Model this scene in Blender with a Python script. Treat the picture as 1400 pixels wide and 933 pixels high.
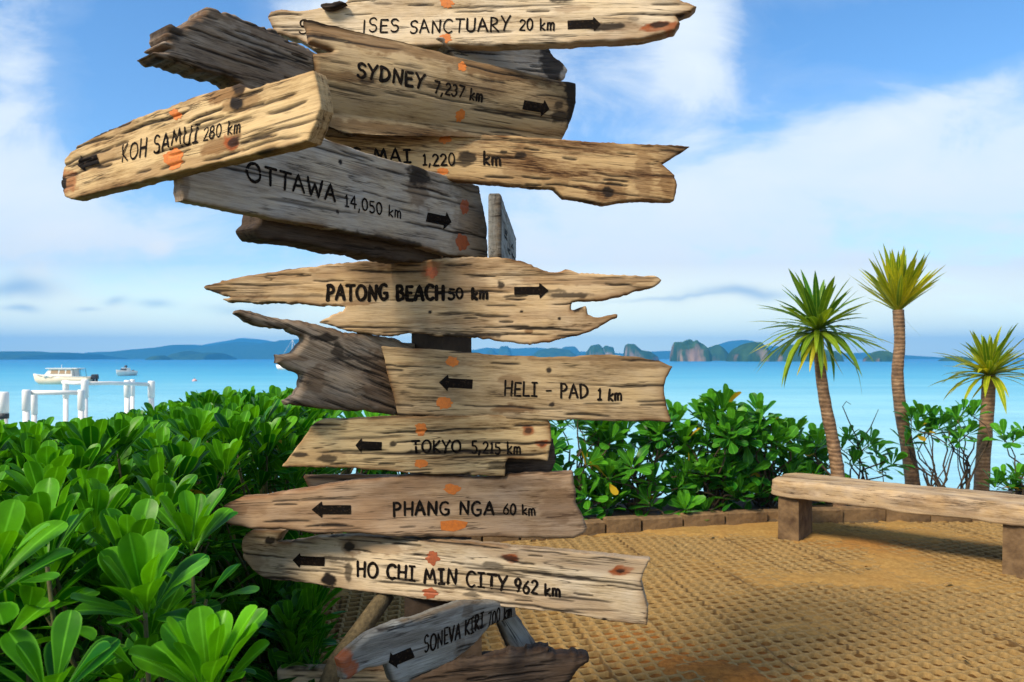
import bpy, math, random
import numpy as np
from mathutils import Vector, Matrix

# ------------------------------------------------------------------ clearing
for o in list(bpy.data.objects):
    bpy.data.objects.remove(o, do_unlink=True)
S = bpy.context.scene
COL = S.collection
rnd = random.Random(7)
R = math.radians

# ------------------------------------------------------------------ camera
EYE = 1.5                       # camera height above the paving
FPX = 1000.0                    # focal length in photograph pixels (1400 wide)
HOR = 490.0                     # row of the horizon in the photograph
cam_d = bpy.data.cameras.new('camera')
cam = bpy.data.objects.new('camera', cam_d)
COL.objects.link(cam)
cam.location = (0, 0, EYE)
cam.rotation_euler = (R(90), 0, 0)
cam_d.sensor_width = 36
cam_d.lens = 36 * FPX / 1400
cam_d.shift_y = (HOR - 466.5) / 1400
cam_d.clip_start = 0.05
cam_d.clip_end = 40000
cam_d.dof.use_dof = True
cam_d.dof.focus_distance = 2.35
cam_d.dof.aperture_fstop = 7.1
S.camera = cam

# ------------------------------------------------------------------ sun + exposure
SUN_DIR = Vector((-0.74, -0.67, 0.0)).normalized()
SUN_EL = R(44)
sun_d = bpy.data.lights.new('sun', 'SUN')
sun_d.energy = 5.0
sun_d.angle = R(15)
sun_d.color = (1.0, 0.86, 0.66)
sun = bpy.data.objects.new('sun', sun_d)
COL.objects.link(sun)
to_sun = Vector((SUN_DIR.x * math.cos(SUN_EL), SUN_DIR.y * math.cos(SUN_EL), math.sin(SUN_EL)))
sun.rotation_euler = to_sun.to_track_quat('Z', 'Y').to_euler()
sun.location = to_sun * 40

S.view_settings.view_transform = 'Standard'
S.view_settings.look = 'None'
S.view_settings.exposure = 0.38
S.view_settings.gamma = 1.0
S.view_settings.use_curve_mapping = False
S.render.engine = 'CYCLES'
S.cycles.use_denoising = True
S.cycles.max_bounces = 8
S.cycles.transparent_max_bounces = 8
S.cycles.volume_bounces = 0
S.cycles.sample_clamp_indirect = 8

# ------------------------------------------------------------------ node helper
class NT:
    def __init__(self, tree):
        self.t = tree
        self.n = tree.nodes
        self.l = tree.links
    def new(self, kind, **kw):
        nd = self.n.new(kind)
        for k, v in kw.items():
            setattr(nd, k, v)
        return nd
    def put(self, sock, v):
        if isinstance(v, bpy.types.NodeSocket):
            self.l.new(v, sock)
        elif v is not None:
            if hasattr(sock.default_value, '__len__') and not hasattr(v, '__len__'):
                v = (v, v, v, 1.0)[:len(sock.default_value)]
            if hasattr(v, '__len__') and len(sock.default_value) == 4 and len(v) == 3:
                v = (*v, 1.0)
            sock.default_value = v
    def math(self, op, a, b=None, c=None, clamp=False):
        nd = self.new('ShaderNodeMath', operation=op)
        nd.use_clamp = clamp
        self.put(nd.inputs[0], a)
        if b is not None: self.put(nd.inputs[1], b)
        if c is not None: self.put(nd.inputs[2], c)
        return nd.outputs[0]
    def vmath(self, op, a, b=None):
        nd = self.new('ShaderNodeVectorMath', operation=op)
        self.put(nd.inputs[0], a)
        if b is not None: self.put(nd.inputs[1], b)
        return nd.outputs[0]
    def mix(self, f, a, b, blend='MIX'):
        nd = self.new('ShaderNodeMix', data_type='RGBA', blend_type=blend)
        self.put(nd.inputs[0], f); self.put(nd.inputs[6], a); self.put(nd.inputs[7], b)
        return nd.outputs[2]
    def noise(self, vec, scale, detail=4, rough=0.55, dist=0.0):
        nd = self.new('ShaderNodeTexNoise')
        if vec is not None: self.put(nd.inputs['Vector'], vec)
        nd.inputs['Scale'].default_value = scale
        nd.inputs['Detail'].default_value = detail
        nd.inputs['Roughness'].default_value = rough
        nd.inputs['Distortion'].default_value = dist
        return nd.outputs['Fac']
    def ramp(self, f, stops):
        nd = self.new('ShaderNodeValToRGB')
        e = nd.color_ramp.elements
        while len(e) < len(stops): e.new(0.5)
        for el, (p, c) in zip(e, stops):
            el.position = p
            el.color = (*c, 1) if len(c) == 3 else c
        self.put(nd.inputs[0], f)
        return nd.outputs[0]
    def rng(self, f, a, b, c=0.0, d=1.0):
        nd = self.new('ShaderNodeMapRange')
        self.put(nd.inputs[0], f)
        for i, v in enumerate((a, b, c, d)): nd.inputs[i + 1].default_value = v
        return nd.outputs[0]
    def comb(self, x, y, z):
        nd = self.new('ShaderNodeCombineXYZ')
        for i, v in enumerate((x, y, z)): self.put(nd.inputs[i], v)
        return nd.outputs[0]
    def sep(self, v):
        nd = self.new('ShaderNodeSeparateXYZ')
        self.put(nd.inputs[0], v)
        return nd.outputs
    def attr(self, name):
        nd = self.new('ShaderNodeAttribute')
        nd.attribute_name = name
        return nd
    def bump(self, h, strength=0.5, dist=0.01, normal=None):
        nd = self.new('ShaderNodeBump')
        nd.inputs['Strength'].default_value = strength
        nd.inputs['Distance'].default_value = dist
        self.put(nd.inputs['Height'], h)
        if normal is not None: self.put(nd.inputs['Normal'], normal)
        return nd.outputs[0]

# ------------------------------------------------------------------ world: Nishita sky + cloud deck
W = bpy.data.worlds.new('World')
S.world = W
W.use_nodes = True
w = NT(W.node_tree)
w.n.clear()
tc = w.new('ShaderNodeTexCoord').outputs['Generated']
x, y, z = w.sep(tc)
sky = w.new('ShaderNodeTexSky', sky_type='NISHITA')
sky.sun_disc = False
sky.sun_elevation = SUN_EL
sky.sun_rotation = math.atan2(to_sun.x, to_sun.y)
sky.altitude = 0
sky.air_density = 1.0
sky.dust_density = 0.6
sky.ozone_density = 2.5
SKY_STRENGTH = 0.15
skyc = w.new('ShaderNodeHueSaturation')
skyc.inputs['Saturation'].default_value = 1.22
skyc.inputs['Value'].default_value = 1.12
w.put(skyc.inputs['Color'], sky.outputs[0])
ya = w.math('MAXIMUM', w.math('ABSOLUTE', y), 0.12)
u = w.math('DIVIDE', x, ya)                     # tangent coordinates of a direction
v = w.math('DIVIDE', z, ya)
zz = w.math('ADD', w.math('MAXIMUM', z, 0.0), 0.16)
px_ = w.math('DIVIDE', x, zz)
py_ = w.math('DIVIDE', y, zz)
pv = w.comb(px_, py_, 0.0)
mp = w.new('ShaderNodeMapping')
mp.inputs['Rotation'].default_value = (0, 0, R(-38))
mp.inputs['Scale'].default_value = (0.55, 1.15, 1)
mp.inputs['Location'].default_value = (3.1, 1.7, 0.4)
w.put(mp.inputs[0], pv)
n1 = w.noise(mp.outputs[0], 0.75, 7, 0.56, 0.5)
n2 = w.noise(w.comb(w.math('MULTIPLY', u, 1.0), w.math('MULTIPLY', v, 1.9), 3.3), 5.5, 9, 0.66, 0.5)
warp = w.math('MULTIPLY', w.math('SUBTRACT', w.noise(tc, 3.0, 4), 0.5), 0.16)
uw = w.math('ADD', u, warp)
vw = w.math('ADD', v, w.math('MULTIPLY', w.math('SUBTRACT', w.noise(w.vmath('ADD', tc, (4.0, 2.0, 1.0)), 3.4, 4), 0.5), 0.12))
def blob(px, py, sx, sy, amp, shear=0.0, uu=None, vv=None):
    uu = uu or uw; vv = vv or vw
    du = w.math('SUBTRACT', uu, (px - 700) / FPX)
    dv = w.math('SUBTRACT', vv, (HOR - py) / FPX)
    if shear: dv = w.math('SUBTRACT', dv, w.math('MULTIPLY', du, shear))
    a = w.math('MULTIPLY', du, FPX / sx); b = w.math('MULTIPLY', dv, FPX / sy)
    r2 = w.math('ADD', w.math('MULTIPLY', a, a), w.math('MULTIPLY', b, b))
    e = w.math('EXPONENT', w.math('MULTIPLY', r2, -1.0))
    return w.math('MULTIPLY', e, amp)
def total(lst):
    s = lst[0]
    for k in lst[1:]: s = w.math('ADD', s, k)
    return s
bias = total([
    blob(250, 90, 210, 170, -0.42), blob(330, 270, 150, 70, -0.10), blob(40, 90, 70, 150, 0.22), blob(20, 150, 120, 40, 0.12, -0.2),
    blob(30, 255, 190, 45, 0.30), blob(150, 320, 150, 30, 0.22), blob(330, 330, 240, 60, -0.12),
    blob(950, 70, 85, 90, 0.36, -0.5), blob(1180, 40, 170, 60, -0.30), blob(1390, 10, 130, 70, -0.38), blob(1060, 120, 90, 90, -0.16),
    blob(870, 150, 110, 70, -0.10), blob(1250, 150, 230, 40, 0.20, 0.45), blob(1150, 300, 330, 90, 0.13, 0.2), blob(1330, 90, 120, 30, -0.12, 0.3), blob(1000, 200, 90, 40, -0.12, 0.4), blob(1290, 330, 140, 30, -0.10), blob(960, 250, 80, 55, 0.22),
    blob(800, 310, 130, 60, 0.16), blob(780, 215, 150, 30, -0.10), blob(1000, 430, 420, 50, 0.22), blob(150, 420, 350, 60, -0.12),
    blob(95, 452, 110, 20, 0.30), blob(380, 462, 70, 14, 0.34), blob(240, 343, 16, 11, 0.28), blob(60, 430, 60, 60, 0.2),
    blob(470, 20, 90, 40, 0.3), blob(1330, 250, 150, 100, 0.12)])
cl = w.math('ADD', w.math('ADD', w.math('MULTIPLY', n1, 0.72), w.math('MULTIPLY', n2, 0.58)), bias)
lowv = w.rng(v, 0.0, 0.5, 0.14, 0.0)
cl = w.math('ADD', cl, lowv)
mask = w.math('ADD', w.math('MULTIPLY', w.rng(cl, 0.44, 1.0), 0.40), w.math('MULTIPLY', w.rng(cl, 0.58, 0.80), 0.60))
mask = w.math('MULTIPLY', mask, w.rng(z, -0.02, 0.0))
cream = w.rng(v, 0.0, 0.20, 1.0, 0.0)
ccol = w.mix(cream, (0.70, 0.77, 0.83), (0.80, 0.77, 0.71))
grey = total([blob(25, 402, 55, 14, 0.8), blob(30, 432, 26, 5, 0.6), blob(178, 425, 18, 7, 0.5), blob(235, 430, 24, 7, 0.5), blob(130, 436, 20, 4, 0.4), blob(1005, 405, 75, 9, 0.75, 0.06), blob(900, 412, 60, 3, 0.4), blob(400, 425, 60, 20, 0.3), blob(340, 440, 50, 8, 0.35)])
base = w.mix(1.0, skyc.outputs[0], (SKY_STRENGTH,) * 3, 'MULTIPLY')
skyv = w.mix(mask, base, ccol)
glow = w.rng(v, 0.015, 0.13, 1.0, 0.0)          # the sky brightens towards a hazy horizon
skyv = w.mix(w.math('MULTIPLY', glow, 0.9), skyv, (1.40, 1.50, 1.05))
skyv = w.mix(w.math('MULTIPLY', grey, 0.95, clamp=True), skyv, (0.30, 0.46, 0.64))
bg = w.new('ShaderNodeBackground')
w.put(bg.inputs[0], skyv)
bg.inputs[1].default_value = 1.0
out = w.new('ShaderNodeOutputWorld')
w.l.new(bg.outputs[0], out.inputs[0])

# ------------------------------------------------------------------ numpy noise
def _hash(ix, iy, seed):
    h = (ix.astype(np.int64) * 374761393 + iy.astype(np.int64) * 668265263 + seed * 1274126177) & 0xFFFFFFFF
    h = ((h ^ (h >> 13)) * 1274126177) & 0xFFFFFFFF
    h = h ^ (h >> 16)
    return (h & 0xFFFF) / 65535.0
def vnoise(x, y, seed=0):
    x = np.asarray(x, float); y = np.asarray(y, float)
    ix = np.floor(x); iy = np.floor(y)
    fx = x - ix; fy = y - iy
    fx = fx * fx * (3 - 2 * fx); fy = fy * fy * (3 - 2 * fy)
    a = _hash(ix, iy, seed); b = _hash(ix + 1, iy, seed); c = _hash(ix, iy + 1, seed); d = _hash(ix + 1, iy + 1, seed)
    return (a * (1 - fx) + b * fx) * (1 - fy) + (c * (1 - fx) + d * fx) * fy
def fbm(x, y, seed=0, oct=4, gain=0.5):
    s = 0; a = 1; t = 0
    for k in range(oct):
        s = s + a * vnoise(x * 2 ** k + 17.3 * k, y * 2 ** k + 9.1 * k, seed + k)
        t += a; a *= gain
    return s / t

# ------------------------------------------------------------------ object helpers
def mesh_obj(name, verts, faces, mat, parent=None, smooth=True, attrs=None, loc=None):
    me = bpy.data.meshes.new(name)
    if isinstance(verts, np.ndarray): verts_l = verts.tolist()
    else: verts_l = verts
    me.from_pydata(verts_l, [], faces)
    if attrs:
        for an, (kind, data) in attrs.items():
            at = me.attributes.new(an, kind, 'POINT')
            data = np.asarray(data, np.float32)
            at.data.foreach_set('value' if kind == 'FLOAT' else ('vector' if kind == 'FLOAT_VECTOR' else 'color'), data.ravel())
    if smooth is True:
        me.polygons.foreach_set('use_smooth', np.ones(len(me.polygons), bool))
    elif smooth is not False and smooth is not None:
        me.polygons.foreach_set('use_smooth', np.asarray(smooth, bool))
    me.materials.append(mat)
    me.update()
    ob = bpy.data.objects.new(name, me)
    COL.objects.link(ob)
    if parent is not None: ob.parent = parent
    if loc is not None: ob.location = loc
    return ob
def tag(o, label=None, cat=None, group=None, kind=None):
    if label: o['label'] = label
    if cat: o['category'] = cat
    if group: o['group'] = group
    if kind: o['kind'] = kind
    return o
def thing(name, label, cat, loc=(0, 0, 0), rz=0.0, group=None):
    o = bpy.data.objects.new(name, None)
    o.empty_display_size = 0.1
    COL.objects.link(o)
    o.location = loc
    o.rotation_euler = (0, 0, rz)
    return tag(o, label, cat, group)
def P(px, py, D):
    """point at depth D that shows at photograph pixel (px, py)"""
    return Vector(((px - 700) / FPX * D, D, EYE + (HOR - py) / FPX * D))
def G(px, py, zz=0.0):
    """ground point that shows at a photograph pixel"""
    return P(px, py, (EYE - zz) * FPX / (py - HOR))
class MB:
    def __init__(self): self.v = []; self.f = []
    def add(self, vs, fs):
        b = len(self.v)
        self.v += [tuple(p) for p in vs]
        self.f += [[b + i for i in f] for f in fs]
    def box(self, c, s, rz=0.0, taper=1.0, bev=0.0):
        hx, hy, hz = s[0] / 2, s[1] / 2, s[2] / 2
        ca, sa = math.cos(rz), math.sin(rz)
        rings = [(-hz, 1 - bev / max(hx, 1e-6), 1.0)] if bev else []
        lv = [(-hz, bev), (-hz + bev, 0), (hz - bev, 0), (hz, bev)] if bev else [(-hz, 0), (hz, 0)]
        vs = []
        for zz, ins in lv:
            k = taper if zz > 0 else 1.0
            for sx, sy in ((-1, -1), (1, -1), (1, 1), (-1, 1)):
                xx = sx * (hx - ins) * k; yy = sy * (hy - ins) * k
                vs.append((c[0] + xx * ca - yy * sa, c[1] + xx * sa + yy * ca, c[2] + zz))
        fs = [[3, 2, 1, 0]]
        n = len(lv)
        for k in range(n - 1):
            for i in range(4):
                j = (i + 1) % 4
                fs.append([k * 4 + i, k * 4 + j, k * 4 + 4 + j, k * 4 + 4 + i])
        fs.append([n * 4 - 4 + i for i in range(4)])
        self.add(vs, fs)
    def tube(self, pts, radii, n=8, cap=True):
        pts = [Vector(p) for p in pts]
        if not hasattr(radii, '__len__'): radii = [radii] * len(pts)
        vs = []; fs = []
        prev = None
        for i, p in enumerate(pts):
            d = (pts[min(i + 1, len(pts) - 1)] - pts[max(i - 1, 0)]).normalized()
            a = prev if prev is not None else (Vector((1, 0, 0)) if abs(d.x) < 0.8 else Vector((0, 1, 0)))
            a = (a - d * a.dot(d)).normalized(); prev = a
            b = d.cross(a)
            for k in range(n):
                t = 2 * math.pi * k / n
                vs.append(p + (a * math.cos(t) + b * math.sin(t)) * radii[i])
        for i in range(len(pts) - 1):
            for k in range(n):
                j = (k + 1) % n
                fs.append([i * n + k, i * n + j, i * n + n + j, i * n + n + k])
        if cap:
            fs.append([k for k in range(n)][::-1]); fs.append([(len(pts) - 1) * n + k for k in range(n)])
        self.add(vs, fs)
    def build(self, name, mat, parent=None, smooth=False, loc=None):
        return mesh_obj(name, self.v, self.f, mat, parent, smooth, loc=loc)

# ------------------------------------------------------------------ materials
def new_mat(name):
    m = bpy.data.materials.new(name)
    m.use_nodes = True
    t = NT(m.node_tree)
    bs = t.n['Principled BSDF']
    return m, t, bs
def simple_mat(name, col, rough=0.6, noise_scale=None, col2=None, bump=0.0, spec=0.3, bdist=0.004):
    m, t, bs = new_mat(name)
    bs.inputs['Roughness'].default_value = rough
    bs.inputs['Specular IOR Level'].default_value = spec
    if noise_scale:
        oc = t.new('ShaderNodeTexCoord').outputs['Object']
        n = t.noise(oc, noise_scale, 6, 0.62)
        c = t.mix(t.rng(n, 0.3, 0.7), col, col2 or tuple(k * 0.6 for k in col))
        t.put(bs.inputs['Base Color'], c)
        if bump:
            t.put(bs.inputs['Normal'], t.bump(t.noise(oc, noise_scale * 3, 6), bump, bdist))
    else:
        t.put(bs.inputs['Base Color'], col)
    return m

def wood_mat(name, light, mid, dark, grey=0.0, contrast=1.0):
    m, t, bs = new_mat(name)
    g = t.attr('gr').outputs['Vector']
    st = t.sep(t.attr('stain').outputs['Vector'])
    def ns(sx, sy, sz, detail, rough=0.6, dist=0.0):
        mpn = t.new('ShaderNodeMapping')
        mpn.inputs['Scale'].default_value = (sx, sy, sz)
        t.put(mpn.inputs[0], g)
        return t.noise(mpn.outputs[0], 1.0, detail, rough, dist)
    a = ns(4, 95, 1, 8, 0.68, 0.2)
    b = ns(2.2, 11, 1, 5, 0.6, 0.8)
    c = ns(26, 300, 1, 4, 0.65)
    d = ns(9, 14, 1, 4, 0.6)
    f = t.math('ADD', t.math('ADD', t.math('MULTIPLY', a, 0.30), t.math('MULTIPLY', b, 0.44)), t.math('MULTIPLY', c, 0.26))
    f = t.rng(f, 0.5 - 0.115 / contrast, 0.5 + 0.105 / contrast)
    col = t.ramp(f, [(0.0, dark), (0.22, mid), (0.62, light), (1.0, tuple(min(1, k * 1.12) for k in light))])
    # silver weathering in patches
    gm = t.math('MULTIPLY', t.rng(d, 0.32, 0.68), grey)
    lum = t.mix(0.72, col, t.mix(1.0, col, (0.8, 0.84, 0.9), 'MULTIPLY'))
    gcol = t.new('ShaderNodeHueSaturation'); gcol.inputs['Saturation'].default_value = 0.35
    t.put(gcol.inputs['Color'], lum)
    col = t.mix(gm, col, gcol.outputs[0])
    # dark hairline cracks that follow the grain
    e = ns(2.0, 46, 1, 4, 0.55, 0.5)
    hair = t.rng(t.math('ABSOLUTE', t.math('SUBTRACT', e, 0.5)), 0.0, 0.024, 1.0, 0.0)
    hair = t.math('MULTIPLY', hair, t.rng(ns(3.0, 12, 1, 3, 0.6), 0.50, 0.56))
    col = t.mix(t.math('MULTIPLY', hair, 0.85), col, tuple(k * 0.25 for k in dark))
    brown = t.math('MULTIPLY', st[0], t.rng(a, 0.25, 0.6, 0.55, 1.0), clamp=True)
    col = t.mix(brown, col, t.mix(1.0, col, (0.34, 0.22, 0.13), 'MULTIPLY'))
    rust = t.math('MULTIPLY', st[1], t.rng(d, 0.25, 0.55, 0.5, 1.0), clamp=True)
    col = t.mix(rust, col, (0.26, 0.062, 0.012))
    col = t.mix(st[2], col, (0.013, 0.009, 0.007))
    sat = t.new('ShaderNodeHueSaturation'); sat.inputs['Saturation'].default_value = 0.98
    t.put(sat.inputs['Color'], col)
    t.put(bs.inputs['Base Color'], sat.outputs[0])
    bs.inputs['Roughness'].default_value = 0.82
    bs.inputs['Specular IOR Level'].default_value = 0.18
    h = t.math('ADD', t.math('MULTIPLY', a, 1.0), t.math('MULTIPLY', c, 0.35))
    h = t.math('SUBTRACT', h, t.math('MULTIPLY', hair, 0.6))
    t.put(bs.inputs['Normal'], t.bump(h, 0.6, 0.0032))
    return m

WOODS = {
    'tan':   wood_mat('wood_tan',   (0.52, 0.365, 0.195), (0.33, 0.215, 0.100), (0.085, 0.045, 0.018), 0.25),
    'pale':  wood_mat('wood_pale',  (0.60, 0.465, 0.290), (0.40, 0.290, 0.160), (0.115, 0.066, 0.030), 0.3),
    'gold':  wood_mat('wood_gold',  (0.53, 0.375, 0.180), (0.32, 0.205, 0.085), (0.075, 0.040, 0.013), 0.1, 1.1),
    'rosy':  wood_mat('wood_rosy',  (0.41, 0.265, 0.145), (0.28, 0.170, 0.085), (0.110, 0.058, 0.027), 0.25),
    'khaki': wood_mat('wood_khaki', (0.385, 0.275, 0.140), (0.235, 0.158, 0.076), (0.065, 0.040, 0.017), 0.2),
    'grey':  wood_mat('wood_grey',  (0.45, 0.37, 0.265), (0.28, 0.222, 0.155), (0.085, 0.066, 0.045), 0.75),
    'brown': wood_mat('wood_brown', (0.30, 0.230, 0.160), (0.125, 0.088, 0.057), (0.025, 0.017, 0.011), 0.5),
    'dark':  wood_mat('wood_dark',  (0.085, 0.060, 0.042), (0.045, 0.030, 0.021), (0.012, 0.008, 0.006), 0.4),
    'slate': wood_mat('wood_slate', (0.27, 0.295, 0.285), (0.165, 0.175, 0.165), (0.05, 0.05, 0.046), 0.7),
    'striped': wood_mat('wood_striped', (0.48, 0.315, 0.140), (0.23, 0.125, 0.048), (0.060, 0.026, 0.009), 0.1, 1.25),
}
INK, t_, b_ = new_mat('black_paint')
oc_ = t_.new('ShaderNodeTexCoord').outputs['Object']
t_.put(b_.inputs['Base Color'], t_.mix(t_.rng(t_.noise(oc_, 130, 5, 0.7), 0.55, 0.70), (0.007, 0.005, 0.004), (0.055, 0.035, 0.020)))
b_.inputs['Roughness'].default_value = 0.8
b_.inputs['Specular IOR Level'].default_value = 0.06
PATCH, t_, b_ = new_mat('orange_paint')
oc_ = t_.new('ShaderNodeTexCoord').outputs['Object']
t_.put(b_.inputs['Base Color'], t_.mix(t_.rng(t_.noise(oc_, 90, 5, 0.7), 0.4, 0.75), (0.55, 0.150, 0.012), (0.36, 0.105, 0.018)))
b_.inputs['Roughness'].default_value = 0.7
PATCH_RED, t_, b_ = new_mat('red_brown_paint')
oc_ = t_.new('ShaderNodeTexCoord').outputs['Object']
t_.put(b_.inputs['Base Color'], t_.mix(t_.rng(t_.noise(oc_, 90, 5, 0.7), 0.4, 0.75), (0.36, 0.085, 0.025), (0.20, 0.06, 0.025)))
b_.inputs['Roughness'].default_value = 0.7

# ================================================================== THE SETTING
KX = [-9, -2, -0.6, 0.75, 1.6, 2.4, 3.4, 5, 7, 12]
KY = [5.0, 5.6, 5.9, 6.27, 6.5, 6.68, 6.78, 6.8, 6.7, 6.4]
def kerb_y(X): return np.interp(X, KX, KY)
SEA_Z = -2.5
def sm(a, b, t):
    t = np.clip((t - a) / (b - a), 0, 1)
    return t * t * (3 - 2 * t)
def ground_z(X, Y):
    d = Y - kerb_y(X)
    zz = np.where(d > 0.02, 0.07, -0.035) + 0.03 * (fbm(X * 2.2, Y * 2.2, 5) - 0.5) * np.where(d > 0.02, 1, 0.3)
    edge = np.interp(X, [-6, -2, 0, 3, 12], [0.6, 0.7, 0.95, 1.05, 1.3])
    zz = zz - 2.0 * sm(edge, edge + 1.3, d) - 3.0 * sm(edge + 1.0, edge + 6.0, d) - 14 * sm(20, 400, d)
    zz = zz - 4.0 * sm(9, 16, -X) * 0 
    return zz
def axis(parts):
    o = []
    for a, b, s in parts: o += list(np.arange(a, b, s))
    return np.array(o + [parts[-1][1]])
gx = axis([(-4200, -400, 950), (-400, -30, 60), (-30, -6, 3), (-6, 8, 0.12), (8, 30, 2.5), (30, 400, 60), (400, 4200, 950)])
gy = axis([(-60, -4, 8), (-4, 3, 0.5), (3, 15, 0.1), (15, 30, 1.5), (30, 400, 40), (400, 4760, 1090)])
XX, YY = np.meshgrid(gx, gy)
def grid_obj(name, X, Y, Z, mat, smooth=True, attrs=None):
    n, m = X.shape
    vs = np.stack([X.ravel(), Y.ravel(), Z.ravel()], 1)
    i = np.arange(n * m).reshape(n, m)
    fs = np.stack([i[:-1, :-1].ravel(), i[:-1, 1:].ravel(), i[1:, 1:].ravel(), i[1:, :-1].ravel()], 1).tolist()
    return mesh_obj(name, vs, fs, mat, None, smooth, attrs)
m_soil, t_, b_ = new_mat('soil')
gp = t_.new('ShaderNodeNewGeometry').outputs['Position']
t_.put(b_.inputs['Base Color'], t_.ramp(t_.noise(gp, 9, 8, 0.65), [(0.3, (0.035, 0.022, 0.010)), (0.55, (0.10, 0.060, 0.024)), (0.75, (0.19, 0.115, 0.045))]))
b_.inputs['Roughness'].default_value = 0.95
t_.put(b_.inputs['Normal'], t_.bump(t_.noise(gp, 45, 6, 0.7), 0.6, 0.02))
tag(grid_obj('ground', XX, YY, ground_z(XX, YY), m_soil), kind='structure')

# ---- sea
m_sea, t_, b_ = new_mat('sea_water')
gp = t_.new('ShaderNodeNewGeometry').outputs['Position']
sx_, sy_, sz_ = t_.sep(gp)
mpn = t_.new('ShaderNodeMapping'); mpn.inputs['Scale'].default_value = (0.018, 0.06, 1); t_.put(mpn.inputs[0], gp)
big = t_.noise(mpn.outputs[0], 1.0, 5, 0.55, 0.4)
dist = t_.math('LOGARITHM', t_.math('MAXIMUM', t_.math('ADD', sy_, t_.math('MULTIPLY', t_.math('SUBTRACT', big, 0.5), 30.0)), 4.0), 10.0)
depthc = t_.ramp(t_.rng(dist, 1.0, 3.4), [(0.0, (0.44, 0.68, 0.70)), (0.2, (0.36, 0.63, 0.68)), (0.34, (0.23, 0.52, 0.62)), (0.5, (0.085, 0.37, 0.54)), (0.67, (0.020, 0.23, 0.43)), (1.0, (0.008, 0.14, 0.36))])
t_.put(b_.inputs['Base Color'], t_.mix(t_.rng(big, 0.3, 0.7, 0.0, 0.35), depthc, (0.03, 0.26, 0.50)))
b_.inputs['Roughness'].default_value = 0.8
b_.inputs['Specular IOR Level'].default_value = 0.0
mpn = t_.new('ShaderNodeMapping'); mpn.inputs['Scale'].default_value = (0.9, 2.2, 1); t_.put(mpn.inputs[0], gp)
wv = t_.math('ADD', t_.noise(mpn.outputs[0], 1.0, 5, 0.6), t_.math('MULTIPLY', t_.noise(mpn.outputs[0], 0.15, 3, 0.5), 2.0))
wn = t_.bump(wv, 0.7, 0.30)
t_.put(b_.inputs['Normal'], wn)
gl = t_.new('ShaderNodeBsdfGlossy'); gl.inputs['Roughness'].default_value = 0.18; t_.put(gl.inputs['Normal'], wn)
lw = t_.new('ShaderNodeLayerWeight'); lw.inputs['Blend'].default_value = 0.25; t_.put(lw.inputs['Normal'], wn)
mx = t_.new('ShaderNodeMixShader')
t_.put(mx.inputs[0], t_.rng(lw.outputs['Fresnel'], 0.0, 1.0, 0.02, 0.30))
t_.l.new(b_.outputs[0], mx.inputs[1]); t_.l.new(gl.outputs[0], mx.inputs[2])
t_.l.new(mx.outputs[0], t_.n['Material Output'].inputs[0])
sx = axis([(-4200, -500, 925), (-500, 500, 50), (500, 4200, 925)])
sy = axis([(5, 30, 5), (30, 400, 30), (400, 4760, 436)])
XX, YY = np.meshgrid(sx, sy)
tag(grid_obj('sea', XX, YY, XX * 0 + SEA_Z, m_sea), kind='structure')

# ---- paving: sand bed + wavy concrete lattice
def in_pave(X, Y): return (Y < kerb_y(X) - 0.01)
def bl(X, Y, px, py, sx, sy):
    g = G(px, py); return np.exp(-((X - g.x) / sx) ** 2 - ((Y - g.y) / sy) ** 2)
def sand_h(X, Y):
    n = fbm(X * 1.7, Y * 1.7, 21, 4)
    f = fbm(X * 9, Y * 9, 31, 3) - 0.5
    h = -0.023 + 0.016 * sm(0.55, 0.75, n) + 0.007 * f
    cover = (1.0 * bl(X, Y, 985, 770, 0.55, 0.40) + 0.9 * bl(X, Y, 1200, 768, 0.45, 0.35) + 1.2 * bl(X, Y, 1340, 800, 0.7, 0.25)
             + 1.0 * bl(X, Y, 960, 725, 0.9, 0.35) + 1.2 * bl(X, Y, 935, 905, 0.30, 0.20) + 1.1 * bl(X, Y, 1010, 930, 0.26, 0.16) + 0.9 * bl(X, Y, 850, 868, 0.2, 0.16)
             + 0.8 * bl(X, Y, 1100, 790, 0.5, 0.25) + 0.6 * sm(0.45, 0.05, kerb_y(X) - Y) + 1.3 * bl(X, Y, 1220, 735, 1.2, 0.45) + 0.5 * bl(X, Y, 1060, 850, 0.15, 0.12))
    h = h + 0.031 * np.clip(cover - 0.52, 0, 1.2) * (0.65 + 0.7 * n)
    h = h + 0.009 * sm(0.62, 0.78, vnoise(X / 0.085, Y / 0.075, 91))
    return np.clip(h, -0.032, 0.014) + 0.0025 * f
px_a = np.arange(-1.9, 7.2, 0.022); py_a = np.arange(1.9, 6.84, 0.022)
XX, YY = np.meshgrid(px_a, py_a)
ZZ = sand_h(XX, YY)
wet = np.clip(1.5 * bl(XX, YY, 930, 895, 0.40, 0.25) + 1.4 * bl(XX, YY, 1030, 925, 0.34, 0.20) + 1.2 * bl(XX, YY, 860, 862, 0.28, 0.18) + 0.8 * bl(XX, YY, 1240, 745, 1.3, 0.25)
              - 0.2 + 0.9 * (fbm(XX * 5, YY * 5, 77, 4) - 0.5), 0, 1)
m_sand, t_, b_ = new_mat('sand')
gp = t_.new('ShaderNodeNewGeometry').outputs['Position']
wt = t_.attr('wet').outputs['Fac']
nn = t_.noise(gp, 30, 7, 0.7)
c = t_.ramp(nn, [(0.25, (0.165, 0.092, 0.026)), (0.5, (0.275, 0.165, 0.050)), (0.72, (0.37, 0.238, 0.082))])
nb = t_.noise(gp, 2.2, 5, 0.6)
c = t_.mix(t_.rng(nb, 0.35, 0.7, 0.0, 0.45), c, (0.33, 0.17, 0.045))
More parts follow.
